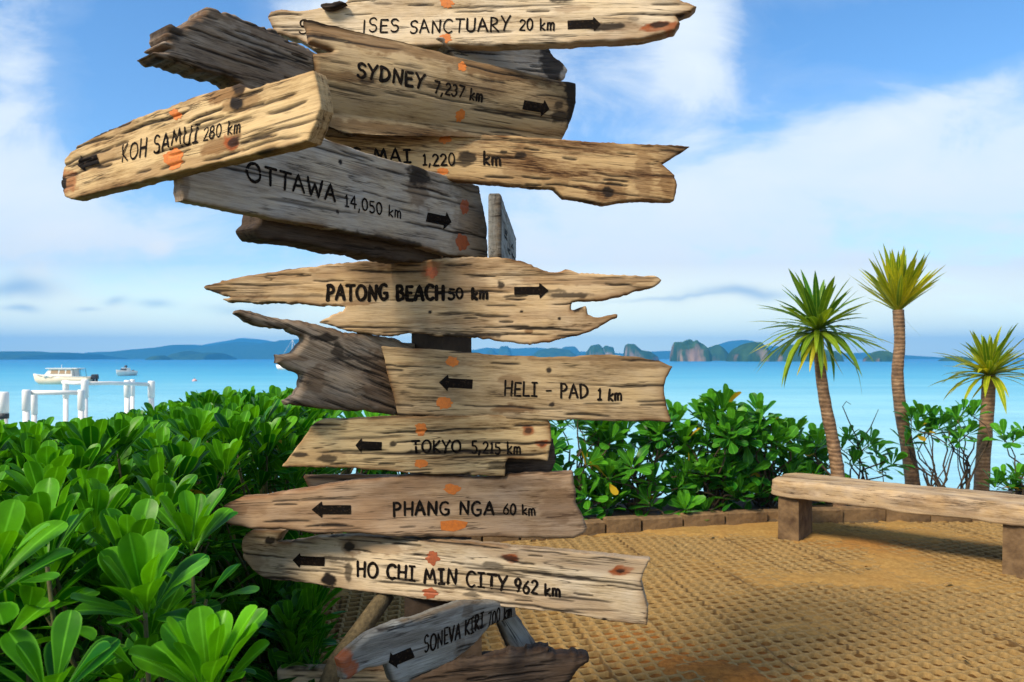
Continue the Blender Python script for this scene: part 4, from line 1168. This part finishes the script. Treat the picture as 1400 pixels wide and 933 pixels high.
def rosette(c, ax, L, n, polar=(8, 62), lime=0.45, spread=0.012):
    """arrays for a whorl of paddle leaves round the axis ax at c"""
    ax = np.array(ax, float); ax /= np.linalg.norm(ax)
    a = np.array([1.0, 0, 0]) if abs(ax[0]) < 0.8 else np.array([0, 1.0, 0])
    a = a - ax * a.dot(ax); a /= np.linalg.norm(a); b = np.cross(ax, a)
    i = np.arange(n); ph = i * 2.39996 + nr.uniform(0, 6.28)
    q = (i + 0.5) / n
    pol = np.radians(polar[0] + (polar[1] - polar[0]) * q ** 0.9 + nr.uniform(-7, 7, n))
    rad = np.cos(ph)[:, None] * a + np.sin(ph)[:, None] * b
    d = ax * np.cos(pol)[:, None] + rad * np.sin(pol)[:, None]
    nrm = ax * np.sin(pol)[:, None] - rad * np.cos(pol)[:, None]
    base = np.array(c) - ax * (q * 0.05)[:, None] * (L / .14) + rad * spread
    ln = L * (0.62 + 0.50 * np.sin(np.pi * (0.18 + 0.62 * q))) * nr.uniform(0.85, 1.12, n)
    rv = np.clip(lime + 0.42 * (0.5 - q) + nr.uniform(-.36, .36, n), 0, 0.97)
    rv = np.where(nr.uniform(0, 1, n) > (0.988 if L > 0.155 else 0.9992), 1.0, rv)
    return base, d, nrm, ln, nr.uniform(0.02, 0.22, n) + 0.12 * q, nr.uniform(0.05, 0.42, n), nr.uniform(0.84, 1.08, n) * (1.15 if L > .155 else 1.0), rv
def wander(a, b, n, amt, seed):
    a = Vector(a); b = Vector(b); r_ = random.Random(seed)
    out_ = []
    off = Vector((r_.uniform(-1, 1), r_.uniform(-1, 1), r_.uniform(-.4, .4))) * amt
    off2 = Vector((r_.uniform(-1, 1), r_.uniform(-1, 1), r_.uniform(-.4, .4))) * amt * .5
    for i in range(n + 1):
        t = i / n
        out_.append(a + (b - a) * t + off * math.sin(math.pi * t) + off2 * math.sin(2 * math.pi * t))
    return out_
def shrub(name, label, cat, group, base, ros, tpl, mat, stem_mat, stem_r=0.008, hub=None, wob=0.06, extra=None):
    """ros: list of (centre, axis, leaf length, leaves, polar range, lime)"""
    root = thing(name, label, cat, base, 0, group)
    bl_ = np.array(base)
    parts = [rosette(np.array(c) - bl_, ax, L, n, pol, lime) for (c, ax, L, n, pol, lime) in ros]
    cat_ = [np.concatenate([p[k] for p in parts]) for k in range(8)]
    V, F, A = leaves(tpl, cat_[0], cat_[1], cat_[2], cat_[3], cat_[4], cat_[5], cat_[6], cat_[7])
    mesh_obj('foliage', V, F.tolist(), mat, root, True, {'lf': ('FLOAT_VECTOR', A)})
    mb = MB()
    hub = hub or (0, 0, 0.25)
    for k, (c, ax, L, n, pol, lime) in enumerate(ros):
        c = Vector(c) - Vector(base)
        h = Vector((hub[0] + rnd.uniform(-.08, .08) + c.x * .25, hub[1] + rnd.uniform(-.08, .08) + c.y * .25, min(hub[2] + rnd.uniform(-.1, .1), c.z * 0.6)))
        pts = wander((rnd.uniform(-.05, .05), rnd.uniform(-.05, .05), -0.03), h, 3, wob * .5, k) + wander(h, c - Vector(ax).normalized() * 0.02, 5, wob, k + 50)[1:]
        mb.tube(pts, [stem_r * (1.5 - 0.9 * i / (len(pts) - 1)) for i in range(len(pts))], 6)
    if extra: extra(mb)
    mb.build('stem', stem_mat, root, True)
    return root

# ---- the dense hedge beside the camera
Dk = [0.8, 0.95, 1.15, 1.4, 1.8, 2.3, 2.7, 3.0, 3.8, 4.8]
Xb = [-0.30, -0.36, -0.46, -0.64, -0.86, -1.08, -1.02, -0.95, -1.02, -1.25]
Zt = [0.82, 0.88, 0.96, 1.03, 1.09, 1.165, 1.19, 1.20, 1.195, 1.15]
feature = [  # hand placed whorls that show largest: centre, axis, leaf length, count, polar, lime
    (P(283, 928, 1.16), (0.02, -0.22, 1), 0.122, 20, (4, 38), 0.66),
    (P(196, 822, 1.36), (0.0, -0.35, 1), 0.132, 16, (6, 55), 0.50),
    (P(60, 745, 1.42), (-0.10, -0.15, 1), 0.128, 15, (6, 50), 0.45),
    (P(-15, 790, 1.22), (0.25, -0.1, 1), 0.13, 14, (6, 55), 0.5),
    (P(70, 945, 1.10), (0.1, -0.3, 1), 0.115, 12, (10, 66), 0.30),
    (P(262, 735, 1.75), (0.1, -0.2, 1), 0.125, 14, (6, 50), 0.45),
]
pos = []
tries = 0
while tries < 16000:
    tries += 1
    D = 0.95 + 3.9 * nr.uniform() ** 0.8
    xr = float(np.interp(D, Dk, Xb)); xl = -0.74 * D - 0.35
    X = nr.uniform(xl, xr)
    mind = 0.105 if D < 1.6 else (0.116 if D < 2.4 else 0.135)
    if any((X - a) ** 2 + (D - b_) ** 2 < mind ** 2 for a, b_, _ in pos): continue
    if any((X - f[0][0]) ** 2 + (D - f[0][1]) ** 2 < 0.155 ** 2 for f in feature): continue
    zt = float(np.interp(D, Dk, Zt)) + nr.uniform(-.065, .045)
    gap = math.exp(-((X + 0.72) / 0.22) ** 2 - ((D - 1.15) / 0.2) ** 2)
    zt -= 0.25 * gap
    if D > 2.45: zt -= 0.20 * float(np.clip((-X / D - 0.42) / 0.14, 0, 1))
    if X > xr - 0.12 : zt -= 0.10 * nr.uniform(0.3, 1.2)
    pos.append((X, D, zt))
for k in range(26):          # low growth in the shade behind the lowest boards
    D = nr.uniform(2.55, 3.7); pos.append((nr.uniform(-0.40, -0.27) * D, D, nr.uniform(0.40, 0.62)))
tops = []
for (X, D, zt) in pos:
    ax = (nr.uniform(-.24, .24), nr.uniform(-.30, .10), 1)
    tops.append(((X, D, zt), ax, nr.uniform(0.108, 0.14) * (0.84 if D < 1.6 else 1.0), int(nr.randint(13, 18)), (3, nr.uniform(30, 50)), nr.uniform(.30, .60)))
    for dz, pol, cnt in ((0.10, (22, 70), 11), (0.24, (35, 90), 9), (0.45, (45, 100), 7), (0.68, (45, 100), 6)):
        if zt - dz > 0.15:
            tops.append(((X + nr.uniform(-.07, .07), D + nr.uniform(-.07, .07), zt - dz + nr.uniform(-.04, .04)), (nr.uniform(-.5, .5), nr.uniform(-.5, .5), 1), nr.uniform(.12, .15), cnt, pol, nr.uniform(.1, .4)))
centres = []
for (X, D, zt) in sorted(pos, key=lambda p: p[1]):
    if all((X - a) ** 2 + (D - b_) ** 2 > 0.62 ** 2 for a, b_ in centres): centres.append((X, D))
bins = [[] for _ in centres]
for tpt in tops:
    c = tpt[0]
    k = min(range(len(centres)), key=lambda i: (centres[i][0] - c[0]) ** 2 + (centres[i][1] - c[1]) ** 2)
    bins[k].append(tpt)
for (cx, cy), bn in zip(centres, bins):
    if bn:
        shrub('hedge_shrub', 'glossy paddle-leaved green shrub packed into the dense hedge beside the signpost', 'shrub', 'shrubs of the dense green hedge', (cx, cy, -0.035), bn, TPL_NEAR, LEAF, STEM, 0.007, wob=0.05)
flabels = ['brightest green whorl of upright paddle leaves below the rounded end of the lowest broad board',
           'open whorl of wide paddle leaves with pale stems showing above the brightest whorl',
           'upright paddle-leaved shoot with a small flower spray in the hedge front',
           'leafy shoot cut by the picture edge with a yellow-green stem', 'low shaded leafy shoot in the dark hedge bottom', 'leafy hedge shoot behind the tip of the pointed PHANG NGA board']
for f, lb in zip(feature, flabels):
    c = f[0]
    ros = [(tuple(c), f[1], f[2], f[3], f[4], f[5])] + [((c.x + nr.uniform(-.05, .05), c.y + nr.uniform(0, .08), c.z - dz), (nr.uniform(-.4, .4), nr.uniform(-.3, .3), 1), .13, 7, (40, 90), .2) for dz in (.14, .3)]
    shrub('leafy_shoot', lb, 'shrub', 'shrubs of the dense green hedge', (c.x, c.y + 0.03, -0.035), ros, TPL_NEAR, LEAF, STEM, 0.007, wob=0.03)

# ---- loose shrubs beyond the edging, sea glinting through them
def far_shrub(label, cx, top_pts, n_in, D, w_, zlo=0.10, seed=1, lm=0.45):
    """top_pts: (px, py) of whorls on the crown outline; n_in more whorls inside"""
    by = float(kerb_y(cx)) + 0.38
    ros = []
    zs = []
    for (px, py) in top_pts:
        p = P(px, py + nr.uniform(-9, 13), D + nr.uniform(-.25, .25)); zs.append((p.x, p.z))
        ros.append((tuple(p), (nr.uniform(-.35, .35), nr.uniform(-.45, .2), 1), nr.uniform(.19, .23), int(nr.randint(13, 17)), (6, 78), nr.uniform(lm - .1, lm + .2)))
    for k in range(int(n_in * 1.65)):
        x_ = cx + nr.uniform(-w_, w_) * 1.05
        zt = float(np.interp(x_, *zip(*sorted(zs))))
        z_ = zlo + (zt - zlo - 0.05) * nr.uniform() ** 0.95
        ros.append(((x_, D + nr.uniform(-.35, .3), z_), (nr.uniform(-.7, .7), nr.uniform(-.9, .4), 0.8), nr.uniform(.16, .21), int(nr.randint(9, 14)), (10, 88), nr.uniform(lm - .25, lm + .2)))
    return shrub('seaside_shrub', label, 'shrub', 'loose seaside shrubs behind the edging blocks', (cx, by, 0.05), ros, TPL_FAR, LEAF_FAR, TWIG, 0.0085, (0, 0, 0.3), 0.10)
far_shrub('loose green shrub half hidden behind the TOKYO and HELI-PAD boards', P(775, 600, 6.8).x, [(715, 585), (740, 578), (765, 575), (790, 572), (815, 578), (830, 590)], 26, 6.8, .42)
far_shrub('open green shrub with many bare crossing stems below the scooped board end', P(870, 600, 6.9).x, [(835, 585), (855, 578), (880, 575), (905, 572), (925, 578), (935, 600)], 20, 6.9, .40)
far_shrub('dense green shrub with a flat top between the HELI-PAD board and the bench', P(975, 600, 7.0).x, [(935, 590), (960, 568), (975, 562), (990, 560), (1005, 570)], 30, 7.0, .34)
far_shrub('tallest dark green shrub beside the end of the bench', P(1045, 600, 7.1).x, [(1010, 585), (1025, 574), (1040, 570), (1055, 578), (1072, 592), (1084, 600)], 22, 7.1, .46)
far_shrub('small green shrub at the foot of the bent palm', P(1122, 630, 7.5).x, [(1105, 604), (1118, 602), (1128, 618)], 9, 7.5, .14)
far_shrub('green shrub hidden behind the signpost boards', P(600, 600, 6.6).x, [(540, 590), (570, 585), (610, 580), (650, 585), (680, 590)], 22, 6.6, .55)
far_shrub('green shrub between the hedge and the signpost', P(470, 600, 6.3).x, [(420, 590), (450, 580), (480, 585), (510, 590)], 22, 6.3, .45)
def thin_plant(label, base_px, D, whorls, twigs=(), L=0.165):
    b = P(base_px[0], base_px[1], D); b.z = 0.03
    ros = [(tuple(P(px, py, D + nr.uniform(-.2, .2))), (nr.uniform(-.5, .5), nr.uniform(-.5, .2), 0.9), L * nr.uniform(.85, 1.15), int(nr.randint(8, 12)), (10, 82), nr.uniform(.3, .6)) for px, py in whorls]
    def ex(mb):
        for tw in twigs:
            pts = [P(px, py, D) - b for px, py in tw]
            mb.tube(pts, [0.009 - 0.006 * i / (len(pts) - 1) for i in range(len(pts))], 6)
    return shrub('slender_plant', label, 'plant', 'slender plants between the palms', tuple(b), ros, TPL_FAR, LEAF_FAR, TWIG, 0.008, (0, 0, .3), 0.12, ex)
thin_plant('slender plant with a dry curled twig between the bent palm and the middle palm', (1180, 690), 7.5, [(1160, 598), (1178, 612), (1200, 618), (1168, 632), (1202, 640), (1190, 606), (1150, 612)],
           [[(1172, 680), (1176, 640), (1172, 600), (1160, 575), (1152, 556), (1157, 549), (1163, 553)], [(1172, 610), (1190, 585), (1201, 560)], [(1182, 680), (1208, 660), (1205, 630)]])
thin_plant('thin-stemmed plant with a leafy top beside the middle palm', (1285, 690), 7.6, [(1262, 568), (1276, 572), (1255, 586), (1240, 604), (1222, 632), (1272, 590), (1285, 582), (1246, 570)],
           [[(1300, 690), (1270, 640), (1248, 600)], [(1258, 690), (1292, 640), (1306, 600)], [(1280, 690), (1278, 640), (1268, 590)]])
thin_plant('thin-stemmed plant with dark leaf tufts against the shortest palm', (1318, 690), 7.6, [(1308, 572), (1318, 560), (1300, 585), (1312, 598), (1330, 566), (1326, 590), (1298, 606)],
           [[(1296, 690), (1326, 640), (1346, 600)], [(1322, 690), (1310, 640), (1308, 590)], [(1308, 690), (1285, 655), (1262, 640)]])
thin_plant('leafy plant cut by the picture edge beside the shortest palm', (1400, 700), 7.3, [(1372, 598), (1388, 600), (1402, 592), (1372, 655), (1390, 650), (1406, 660), (1362, 662), (1420, 620), (1384, 668)], ())

# ---- the three palms
BARK = {}
m_bark, t_, b_ = new_mat('palm_bark')
oc_ = t_.new('ShaderNodeTexCoord').outputs['Object']
oz = t_.sep(oc_)[2]
ringv = t_.math('SINE', t_.math('MULTIPLY', t_.math('ADD', oz, t_.math('MULTIPLY', t_.noise(oc_, 9, 3), 0.05)), 150))
nb = t_.noise(oc_, 12, 6, 0.7)
c = t_.ramp(nb, [(0.28, (0.075, 0.042, 0.022)), (0.52, (0.20, 0.115, 0.058)), (0.75, (0.33, 0.215, 0.12))])
c = t_.mix(t_.rng(ringv, 0.5, 1.0, 0.0, 0.45), c, (0.06, 0.034, 0.018))
t_.put(b_.inputs['Base Color'], c); b_.inputs['Roughness'].default_value = 0.9
t_.put(b_.inputs['Normal'], t_.bump(t_.math('ADD', t_.math('MULTIPLY', ringv, -0.3), nb), 0.6, 0.012))
BLADE = leaf_mat('palm_blade_green', (0.030, 0.120, 0.010), (0.260, 0.360, 0.018), (0.42, 0.30, 0.02), 0.4, 0.3)
BLADE_Y = leaf_mat('palm_blade_yellow', (0.130, 0.230, 0.010), (0.62, 0.52, 0.018), (0.48, 0.32, 0.02), 0.4, 0.35)
def palm(label, D, trunk_px, radii_px, n, polar, Lm, mat, lime, droop, hang=(), lean=(0, 0, 1), bias=0.7):
    pts = [P(px, py, D) for px, py in trunk_px]
    base = Vector((pts[-1].x, D, 0.0))
    pts.append(Vector((base.x + (pts[-1].x - pts[-2].x) * 0.4, D, -0.06)))
    root = thing('palm_tree', label, 'palm tree', base, 0, 'small palms beside the sea')
    mb = MB()
    # smooth the trunk line
    fine = []
    for i in range(len(pts) - 1):
        p0 = pts[max(i - 1, 0)]; p1 = pts[i]; p2 = pts[i + 1]; p3 = pts[min(i + 2, len(pts) - 1)]
        for j in range(6):
            t = j / 6
            fine.append(0.5 * ((2 * p1) + (p2 - p0) * t + (2 * p0 - 5 * p1 + 4 * p2 - p3) * t * t + (3 * p1 - p0 - 3 * p2 + p3) * t ** 3))
    fine.append(pts[-1])
    ra = np.interp(np.linspace(0, 1, len(fine)), np.linspace(0, 1, len(radii_px)), radii_px) * D / FPX
    ra = ra * (1 + 0.10 * (vnoise(np.arange(len(fine)) * 0.9, np.zeros(len(fine)), int(D * 100)) - 0.5))
    mb.tube([p - base for p in fine], list(ra), 14)
    mb.build('trunk', m_bark, root, True)
    c = np.array(pts[0] - base)
    i = np.arange(n); q = (i + 0.5) / n
    ph = i * 2.39996
    pol = np.radians(polar[0] + (polar[1] - polar[0]) * q ** bias + nr.uniform(-9, 9, n))
    ax = np.array(lean, float); ax /= np.linalg.norm(ax)
    rad = np.stack([np.cos(ph), np.sin(ph), 0 * ph], 1)
    d = ax * np.cos(pol)[:, None] + rad * np.sin(pol)[:, None]
    nm = ax * np.sin(pol)[:, None] - rad * np.cos(pol)[:, None]
    base_l = c + ax * (0.06 * (1 - q))[:, None] + rad * 0.02 - ax * 0.02
    ln = Lm * nr.uniform(.68, 1.14, n)
    bend = droop * (0.3 + q) * nr.uniform(.1, 2.0, n)
    rv = np.clip(lime + nr.uniform(-.3, .3, n) + 0.25 * (q - .5), 0, .97)
    fold = nr.uniform(.2, .5, n); ws = nr.uniform(1.2, 1.7, n)
    V, F, A = leaves(TPL_STRAP, base_l, d, nm, ln, bend, fold, ws, rv)
    mesh_obj('crown', V, F.tolist(), mat, root, True, {'lf': ('FLOAT_VECTOR', A)})
    if hang:
        hb_ = np.array([c + np.array((0, 0, -.03)) for _ in hang])
        hd = np.array([h[0] for h in hang], float)
        hn = np.cross(np.cross(hd, np.array([0, 0, 1.0])) + 1e-4, hd)
        V, F, A = leaves(TPL_STRAP, hb_, hd, hn, [h[1] for h in hang], [h[2] for h in hang], [.3] * len(hang), [h[3] for h in hang], [h[4] for h in hang])
        o = mesh_obj('old_leaves', V, F.tolist(), BLADE_Y, root, True, {'lf': ('FLOAT_VECTOR', A)})
        o['label'] = 'yellowing old leaves hanging below the crown'
    return root
palm('bent-trunked palm with a wide green shaggy crown', 6.95, [(1118, 452), (1121, 500), (1128, 550), (1138, 600), (1146, 655)], [6.8, 7.2, 7.9, 8.6, 9.6], 88, (4, 106), 0.60, BLADE, 0.48, 0.32,
     [((-.55, -.2, -.85), .48, .05, 1.3, .7), ((-.38, -.4, -.9), .42, .05, 1.3, .8), ((.02, -.5, -.9), .42, .02, 1.5, .95), ((.42, -.3, -.85), .46, .03, 1.3, .7), ((-1, -.1, -.05), .72, .22, 1.0, .5), ((.75, .1, -.5), .62, .12, .9, .1), ((.95, -.1, .1), .75, .25, .9, .3), ((-.95, .2, .45), .7, .25, .9, .2)])
palm('tallest palm with an upright yellow-green brush of leaves', 7.8, [(1228, 424), (1230, 468), (1227, 515), (1232, 565), (1241, 615), (1247, 655)], [7, 7, 7.8, 8.3, 9.3, 10.5], 84, (2, 50), 0.62, BLADE_Y, 0.38, 0.06, [((.6, -.2, -.75), .35, 0.0, .25, .3)], bias=0.6)
palm('shortest palm with a dense half-round crown', 7.9, [(1352, 513), (1350, 560), (1345, 615), (1342, 665)], [8, 8.6, 9.4, 10.2], 84, (3, 88), 0.54, BLADE_Y, 0.18, 0.26,
     [((-.8, -.2, -.8), .33, .02, 1.4, .8), ((-1, 0, -.05), .5, .3, .8, .6), ((-.9, .2, .2), .45, .1, 1.2, .2)], bias=0.65)

# ================================================================== JETTY RAILING, BOATS
WHITE = simple_mat('white_pile_paint', (0.78, 0.78, 0.76), 0.5, 3, (0.62, 0.62, 0.60), 0.1)
BAND = simple_mat('dark_pile_band', (0.03, 0.035, 0.04), 0.6)
def pile(name, label, px, ptop, D, r_, group='white piles of the jetty', band=False):
    top = P(px, ptop, D)
    root = thing(name, label, 'pile', (top.x, D, -3.6), 0, group)
    h = top.z + 3.6
    mb = MB(); r_ *= .86; mb.tube([(0, 0, 0), (0, 0, h - 0.32)], [r_ * .82, r_ * .82], 14); mb.build('shaft', WHITE, root, True)
    mb = MB(); mb.tube([(0, 0, h - 0.33), (0, 0, h - 0.325), (0, 0, h - 0.02), (0, 0, h)], [r_ * .85, r_, r_, r_ * .8], 14); mb.build('cap', WHITE, root, True)
    if band:
        mb = MB(); mb.tube([(0, 0, h - .42), (0, 0, h - .34)], [r_ * 1.02, r_ * 1.02], 14); mb.build('band', BAND, root, True)
    return root
plist = [(5, 536, 11.5, .085, 'white jetty pile with a dark band cut by the picture edge', True), (36, 533, 11.5, .070, 'thickest white jetty pile at the near corner of the railing', False), (47, 539, 11.9, .056, 'thin white jetty pile close beside the thickest pile', False),
         (90, 520, 13.4, .060, 'white jetty pile standing behind the lower rail', False), (111, 533, 11.8, .062, 'white jetty pile at the end of the lower rail', False), (116, 519, 13.2, .07, 'white jetty pile where the upper rail begins', False),
         (174, 520, 14.2, .070, 'white jetty pile halfway along the upper rail', False), (181, 519, 14.8, .055, 'thin white jetty pile touching the halfway pile', False), (207, 521, 14.5, .075, 'white jetty pile at the far end of the upper rail', False)]
for px, pt, D, r_, lb, bnd in plist: pile('jetty_pile', lb, px, pt, D, r_, band=bnd)
def rail(lb, pts, r_):
    mb = MB(); o0 = pts[0].copy()
    mb.tube([p - o0 for p in pts], r_, 10)
    o = mb.build('jetty_rail', WHITE, None, True, o0)
    tag(o, lb, 'rail', 'white rails of the jetty')
rail('white lower jetty rail between the thick corner pile and the next pile', [P(40, 537, 11.55), P(75, 537, 11.7), P(111, 537, 11.8)], .038)
rail('white upper jetty rail ending at the far pile', [P(117, 524.5, 13.2), P(150, 524, 13.8), P(207, 526, 14.5)], .036)
rail('short white rail crossing behind the lower jetty rail', [P(86, 523, 13.4), P(102, 524, 13.3), P(117, 524, 13.2)], .036)

GEL = simple_mat('white_gelcoat', (0.80, 0.76, 0.68), 0.3, 0.8, (0.70, 0.64, 0.54), 0.0, 0.5)
GLASSM = simple_mat('tinted_boat_glass', (0.02, 0.03, 0.04), 0.08, spec=0.6)
DARKM = simple_mat('dark_boat_fittings', (0.02, 0.02, 0.022), 0.5)
CREAM = simple_mat('cream_hull', (0.74, 0.62, 0.45), 0.35, 0.8, (0.66, 0.53, 0.37))
CABW = simple_mat('tan_cabin_lining', (0.36, 0.23, 0.12), 0.6)
def hull_mb(L, B, H, bow_rise=0.35, n=26):
    """lofted planing hull, bow towards -x, waterline at z = 0"""
    mb = MB(); rows = []
    for i in range(n):
        s = i / (n - 1)
        b = B / 2 * min(1.0, (s * 2.1 + 0.0008) ** 0.62)
        sheer = H * (1 + bow_rise * (1 - s) ** 2)
        x = -L / 2 + L * s
        xs = x + 0.10 * L * (1 - s) ** 3
        rows.append([(xs, 0, -0.35 * H * min(1, s * 3)), (xs, -b * 0.72, -0.02 * H), (x + .03 * L * (1 - s) ** 3, -b * 0.97, 0.45 * H), (x, -b, sheer), (x, -b * .9, sheer * 1.01), (x, 0, sheer * 1.0 + 0.04 * H),
                     (x, b * .9, sheer * 1.01), (x, b, sheer), (x + .03 * L * (1 - s) ** 3, b * 0.97, 0.45 * H), (xs, b * 0.72, -0.02 * H)])
    m_ = len(rows[0]); vs_ = [p for r_ in rows for p in r_]; fs_ = []
    for i in range(n - 1):
        for j in range(m_):
            k_ = (j + 1) % m_
            fs_.append([i * m_ + j, i * m_ + k_, (i + 1) * m_ + k_, (i + 1) * m_ + j])
    fs_.append([(n - 1) * m_ + j for j in range(m_)])
    mb.add(vs_, fs_)
    return mb
def sloped(mb, x0, x1, z0, z1, b0, b1, rake0=0.0, rake1=0.0):
    """cabin block: footprint x0..x1, raked ends"""
    vs_ = [(x0, -b0, z0), (x1, -b0, z0), (x1, b0, z0), (x0, b0, z0), (x0 + rake0, -b1, z1), (x1 - rake1, -b1, z1), (x1 - rake1, b1, z1), (x0 + rake0, b1, z1)]
    mb.add(vs_, [[3, 2, 1, 0], [0, 1, 5, 4], [1, 2, 6, 5], [2, 3, 7, 6], [3, 0, 4, 7], [4, 5, 6, 7]])
def boat_at(name, label, cat, px, py, rz_, group=None):
    D = (EYE - SEA_Z) * FPX / (py - HOR)
    p = P(px, py, D)
    return thing(name, label, cat, (p.x, D, SEA_Z), rz_, group), D
# cabin cruiser
yt, D = boat_at('motor_yacht', 'white and cream cabin cruiser anchored beyond the jetty railing', 'motor yacht', 86, 525.5, R(4))
hull_mb(8.8, 2.8, 1.15).build('hull', CREAM, yt, True)
mb = MB(); mb.tube([(-4.3, 0, 1.6), (-3.2, -.85, 1.47), (-1.5, -1.36, 1.33), (1.0, -1.42, 1.22), (4.3, -1.42, 1.18)], .06, 6); mb.build('rub_rail', GEL, yt, True)
mb = MB(); sloped(mb, -2.4, 1.9, 1.15, 2.35, 1.15, 1.0, 0.9, 0.1); mb.build('cabin', GEL, yt)
mb = MB()
for xa, xb in ((-1.25, -.15), (0.0, .85), (1.0, 1.7)): sloped(mb, xa, xb, 1.62, 2.2, 1.14, 1.04, .1, .02)
mb.build('window', CABW, yt)
mb = MB(); sloped(mb, -2.18, -1.4, 1.5, 2.25, .98, .9, .58, -.4); mb.build('windscreen', GLASSM, yt)
mb = MB(); mb.box((0.35, 0, 2.42), (4.6, 2.5, .12), 0, 1, .04); mb.build('roof', GEL, yt)
mb = MB()
for x_ in (2.2, 3.0):
    for y_ in (-1.0, 1.0): mb.tube([(x_, y_, 1.2), (x_ - .15, y_, 2.4)], .035, 6)
mb.tube([(2.6, -1.0, 2.38), (3.6, -1.0, 2.2)], .03, 6)
mb.build('awning_frame', DARKM, yt)
for y_ in (-.5, .5):
    mb = MB(); mb.box((4.75, y_, 1.15), (.55, .42, .75), 0, .8, .08); mb.box((4.8, y_, .45), (.25, .2, .9), 0, 1, .03); mb.build('outboard_motor', DARKM, yt)
mb = MB(); mb.tube([(-.2, 0, 2.45), (-.2, 0, 3.0)], .03, 6); mb.build('antenna', GEL, yt)
# speedboat seen bow on
sb, D = boat_at('speedboat', 'small white speedboat seen bow-on beyond the jetty', 'speedboat', 170.5, 514, R(82))
hull_mb(5.6, 2.5, 1.05, 0.3).build('hull', GEL, sb, True)
mb = MB(); sloped(mb, -.7, 1.0, 1.05, 1.75, .9, .75, .6, .1); mb.build('cabin', GEL, sb)
mb = MB(); sloped(mb, -.62, -.2, 1.2, 1.7, .85, .74, .45, -.3); mb.build('windscreen', GLASSM, sb)
mb = MB(); mb.box((.4, 0, 2.15), (.5, .5, .5), 0, .7, .1); mb.tube([(.4, 0, 1.7), (.4, 0, 2.0)], .12, 8); mb.build('radar_mast', DARKM, sb)
mb = MB(); mb.box((2.9, 0, .9), (.5, .45, .8), 0, .8, .08); mb.build('outboard_motor', DARKM, sb)
# sailing boat half hidden by the broken board
sl, D = boat_at('sailing_boat', 'white sailing boat partly hidden behind the dark broken driftwood board', 'sailing boat', 396, 506, R(10))
hull_mb(9.0, 2.8, 1.3).build('hull', GEL, sl, True)
mb = MB(); sloped(mb, -1.8, 1.6, 1.35, 1.95, .9, .75, .5, .2); mb.build('cabin', GEL, sl)
mb = MB(); mb.tube([(0.4, 0, 1.3), (1.0, 0, 10.5)], .06, 8); mb.tube([(0.4, 0, 2.6), (4.0, 0, 2.4)], .05, 8); mb.build('mast', GEL, sl, True)
mb = MB(); mb.tube([(-4.3, 0, 1.8), (1.0, 0, 10.4)], .03, 6); mb.tube([(4.3, 0, 1.4), (1.0, 0, 10.4)], .03, 6); mb.build('rigging', GEL, sl, True)
# mooring buoy
bu, D = boat_at('mooring_buoy', 'small pale pink mooring buoy floating alone on open water', 'buoy', 266, 521.5, 0)
mb = MB(); mb.tube([(0, 0, -.3), (0, 0, -.15), (0, 0, .1), (0, 0, .3), (0, 0, .42)], [.1, .34, .42, .3, .05], 14); mb.build('float', simple_mat('faded_pink_plastic', (0.62, 0.36, 0.34), 0.5), bu, True)
mb = MB(); mb.tube([(0, 0, .38), (0, 0, .62)], [.05, .04], 8); mb.build('pickup_post', DARKM, bu, True)

# ---- a few dry leaves dropped on the paving
DRY = leaf_mat('dry_leaf', (0.20, 0.095, 0.030), (0.42, 0.27, 0.10), rough=0.7, trans=0.1)
for k, (px, py) in enumerate([(1018, 828), (1236, 848), (1180, 775), (925, 745), (1105, 762), (1330, 905), (968, 705 + 30), (1290, 800), (880, 800), (1075, 905)]):
    g = G(px, py, 0.01)
    a_ = nr.uniform(0, 6.28)
    V, F, A = leaves(TPL_FAR, np.zeros((1, 3)), np.array([[math.cos(a_), math.sin(a_), .10]]), np.array([[0, 0, 1.0]]), [nr.uniform(.05, .085)], [nr.uniform(-.3, .25)], [nr.uniform(.3, .9)], [nr.uniform(.8, 1.1)], [nr.uniform(.1, .9)])
    o = mesh_obj('fallen_leaf', V, F.tolist(), DRY, None, True, {'lf': ('FLOAT_VECTOR', A)}, (g.x, g.y, 0.010))
    tag(o, 'small dry curled leaf fallen on the sandy paving', 'fallen leaf', 'dry leaves on the paving')
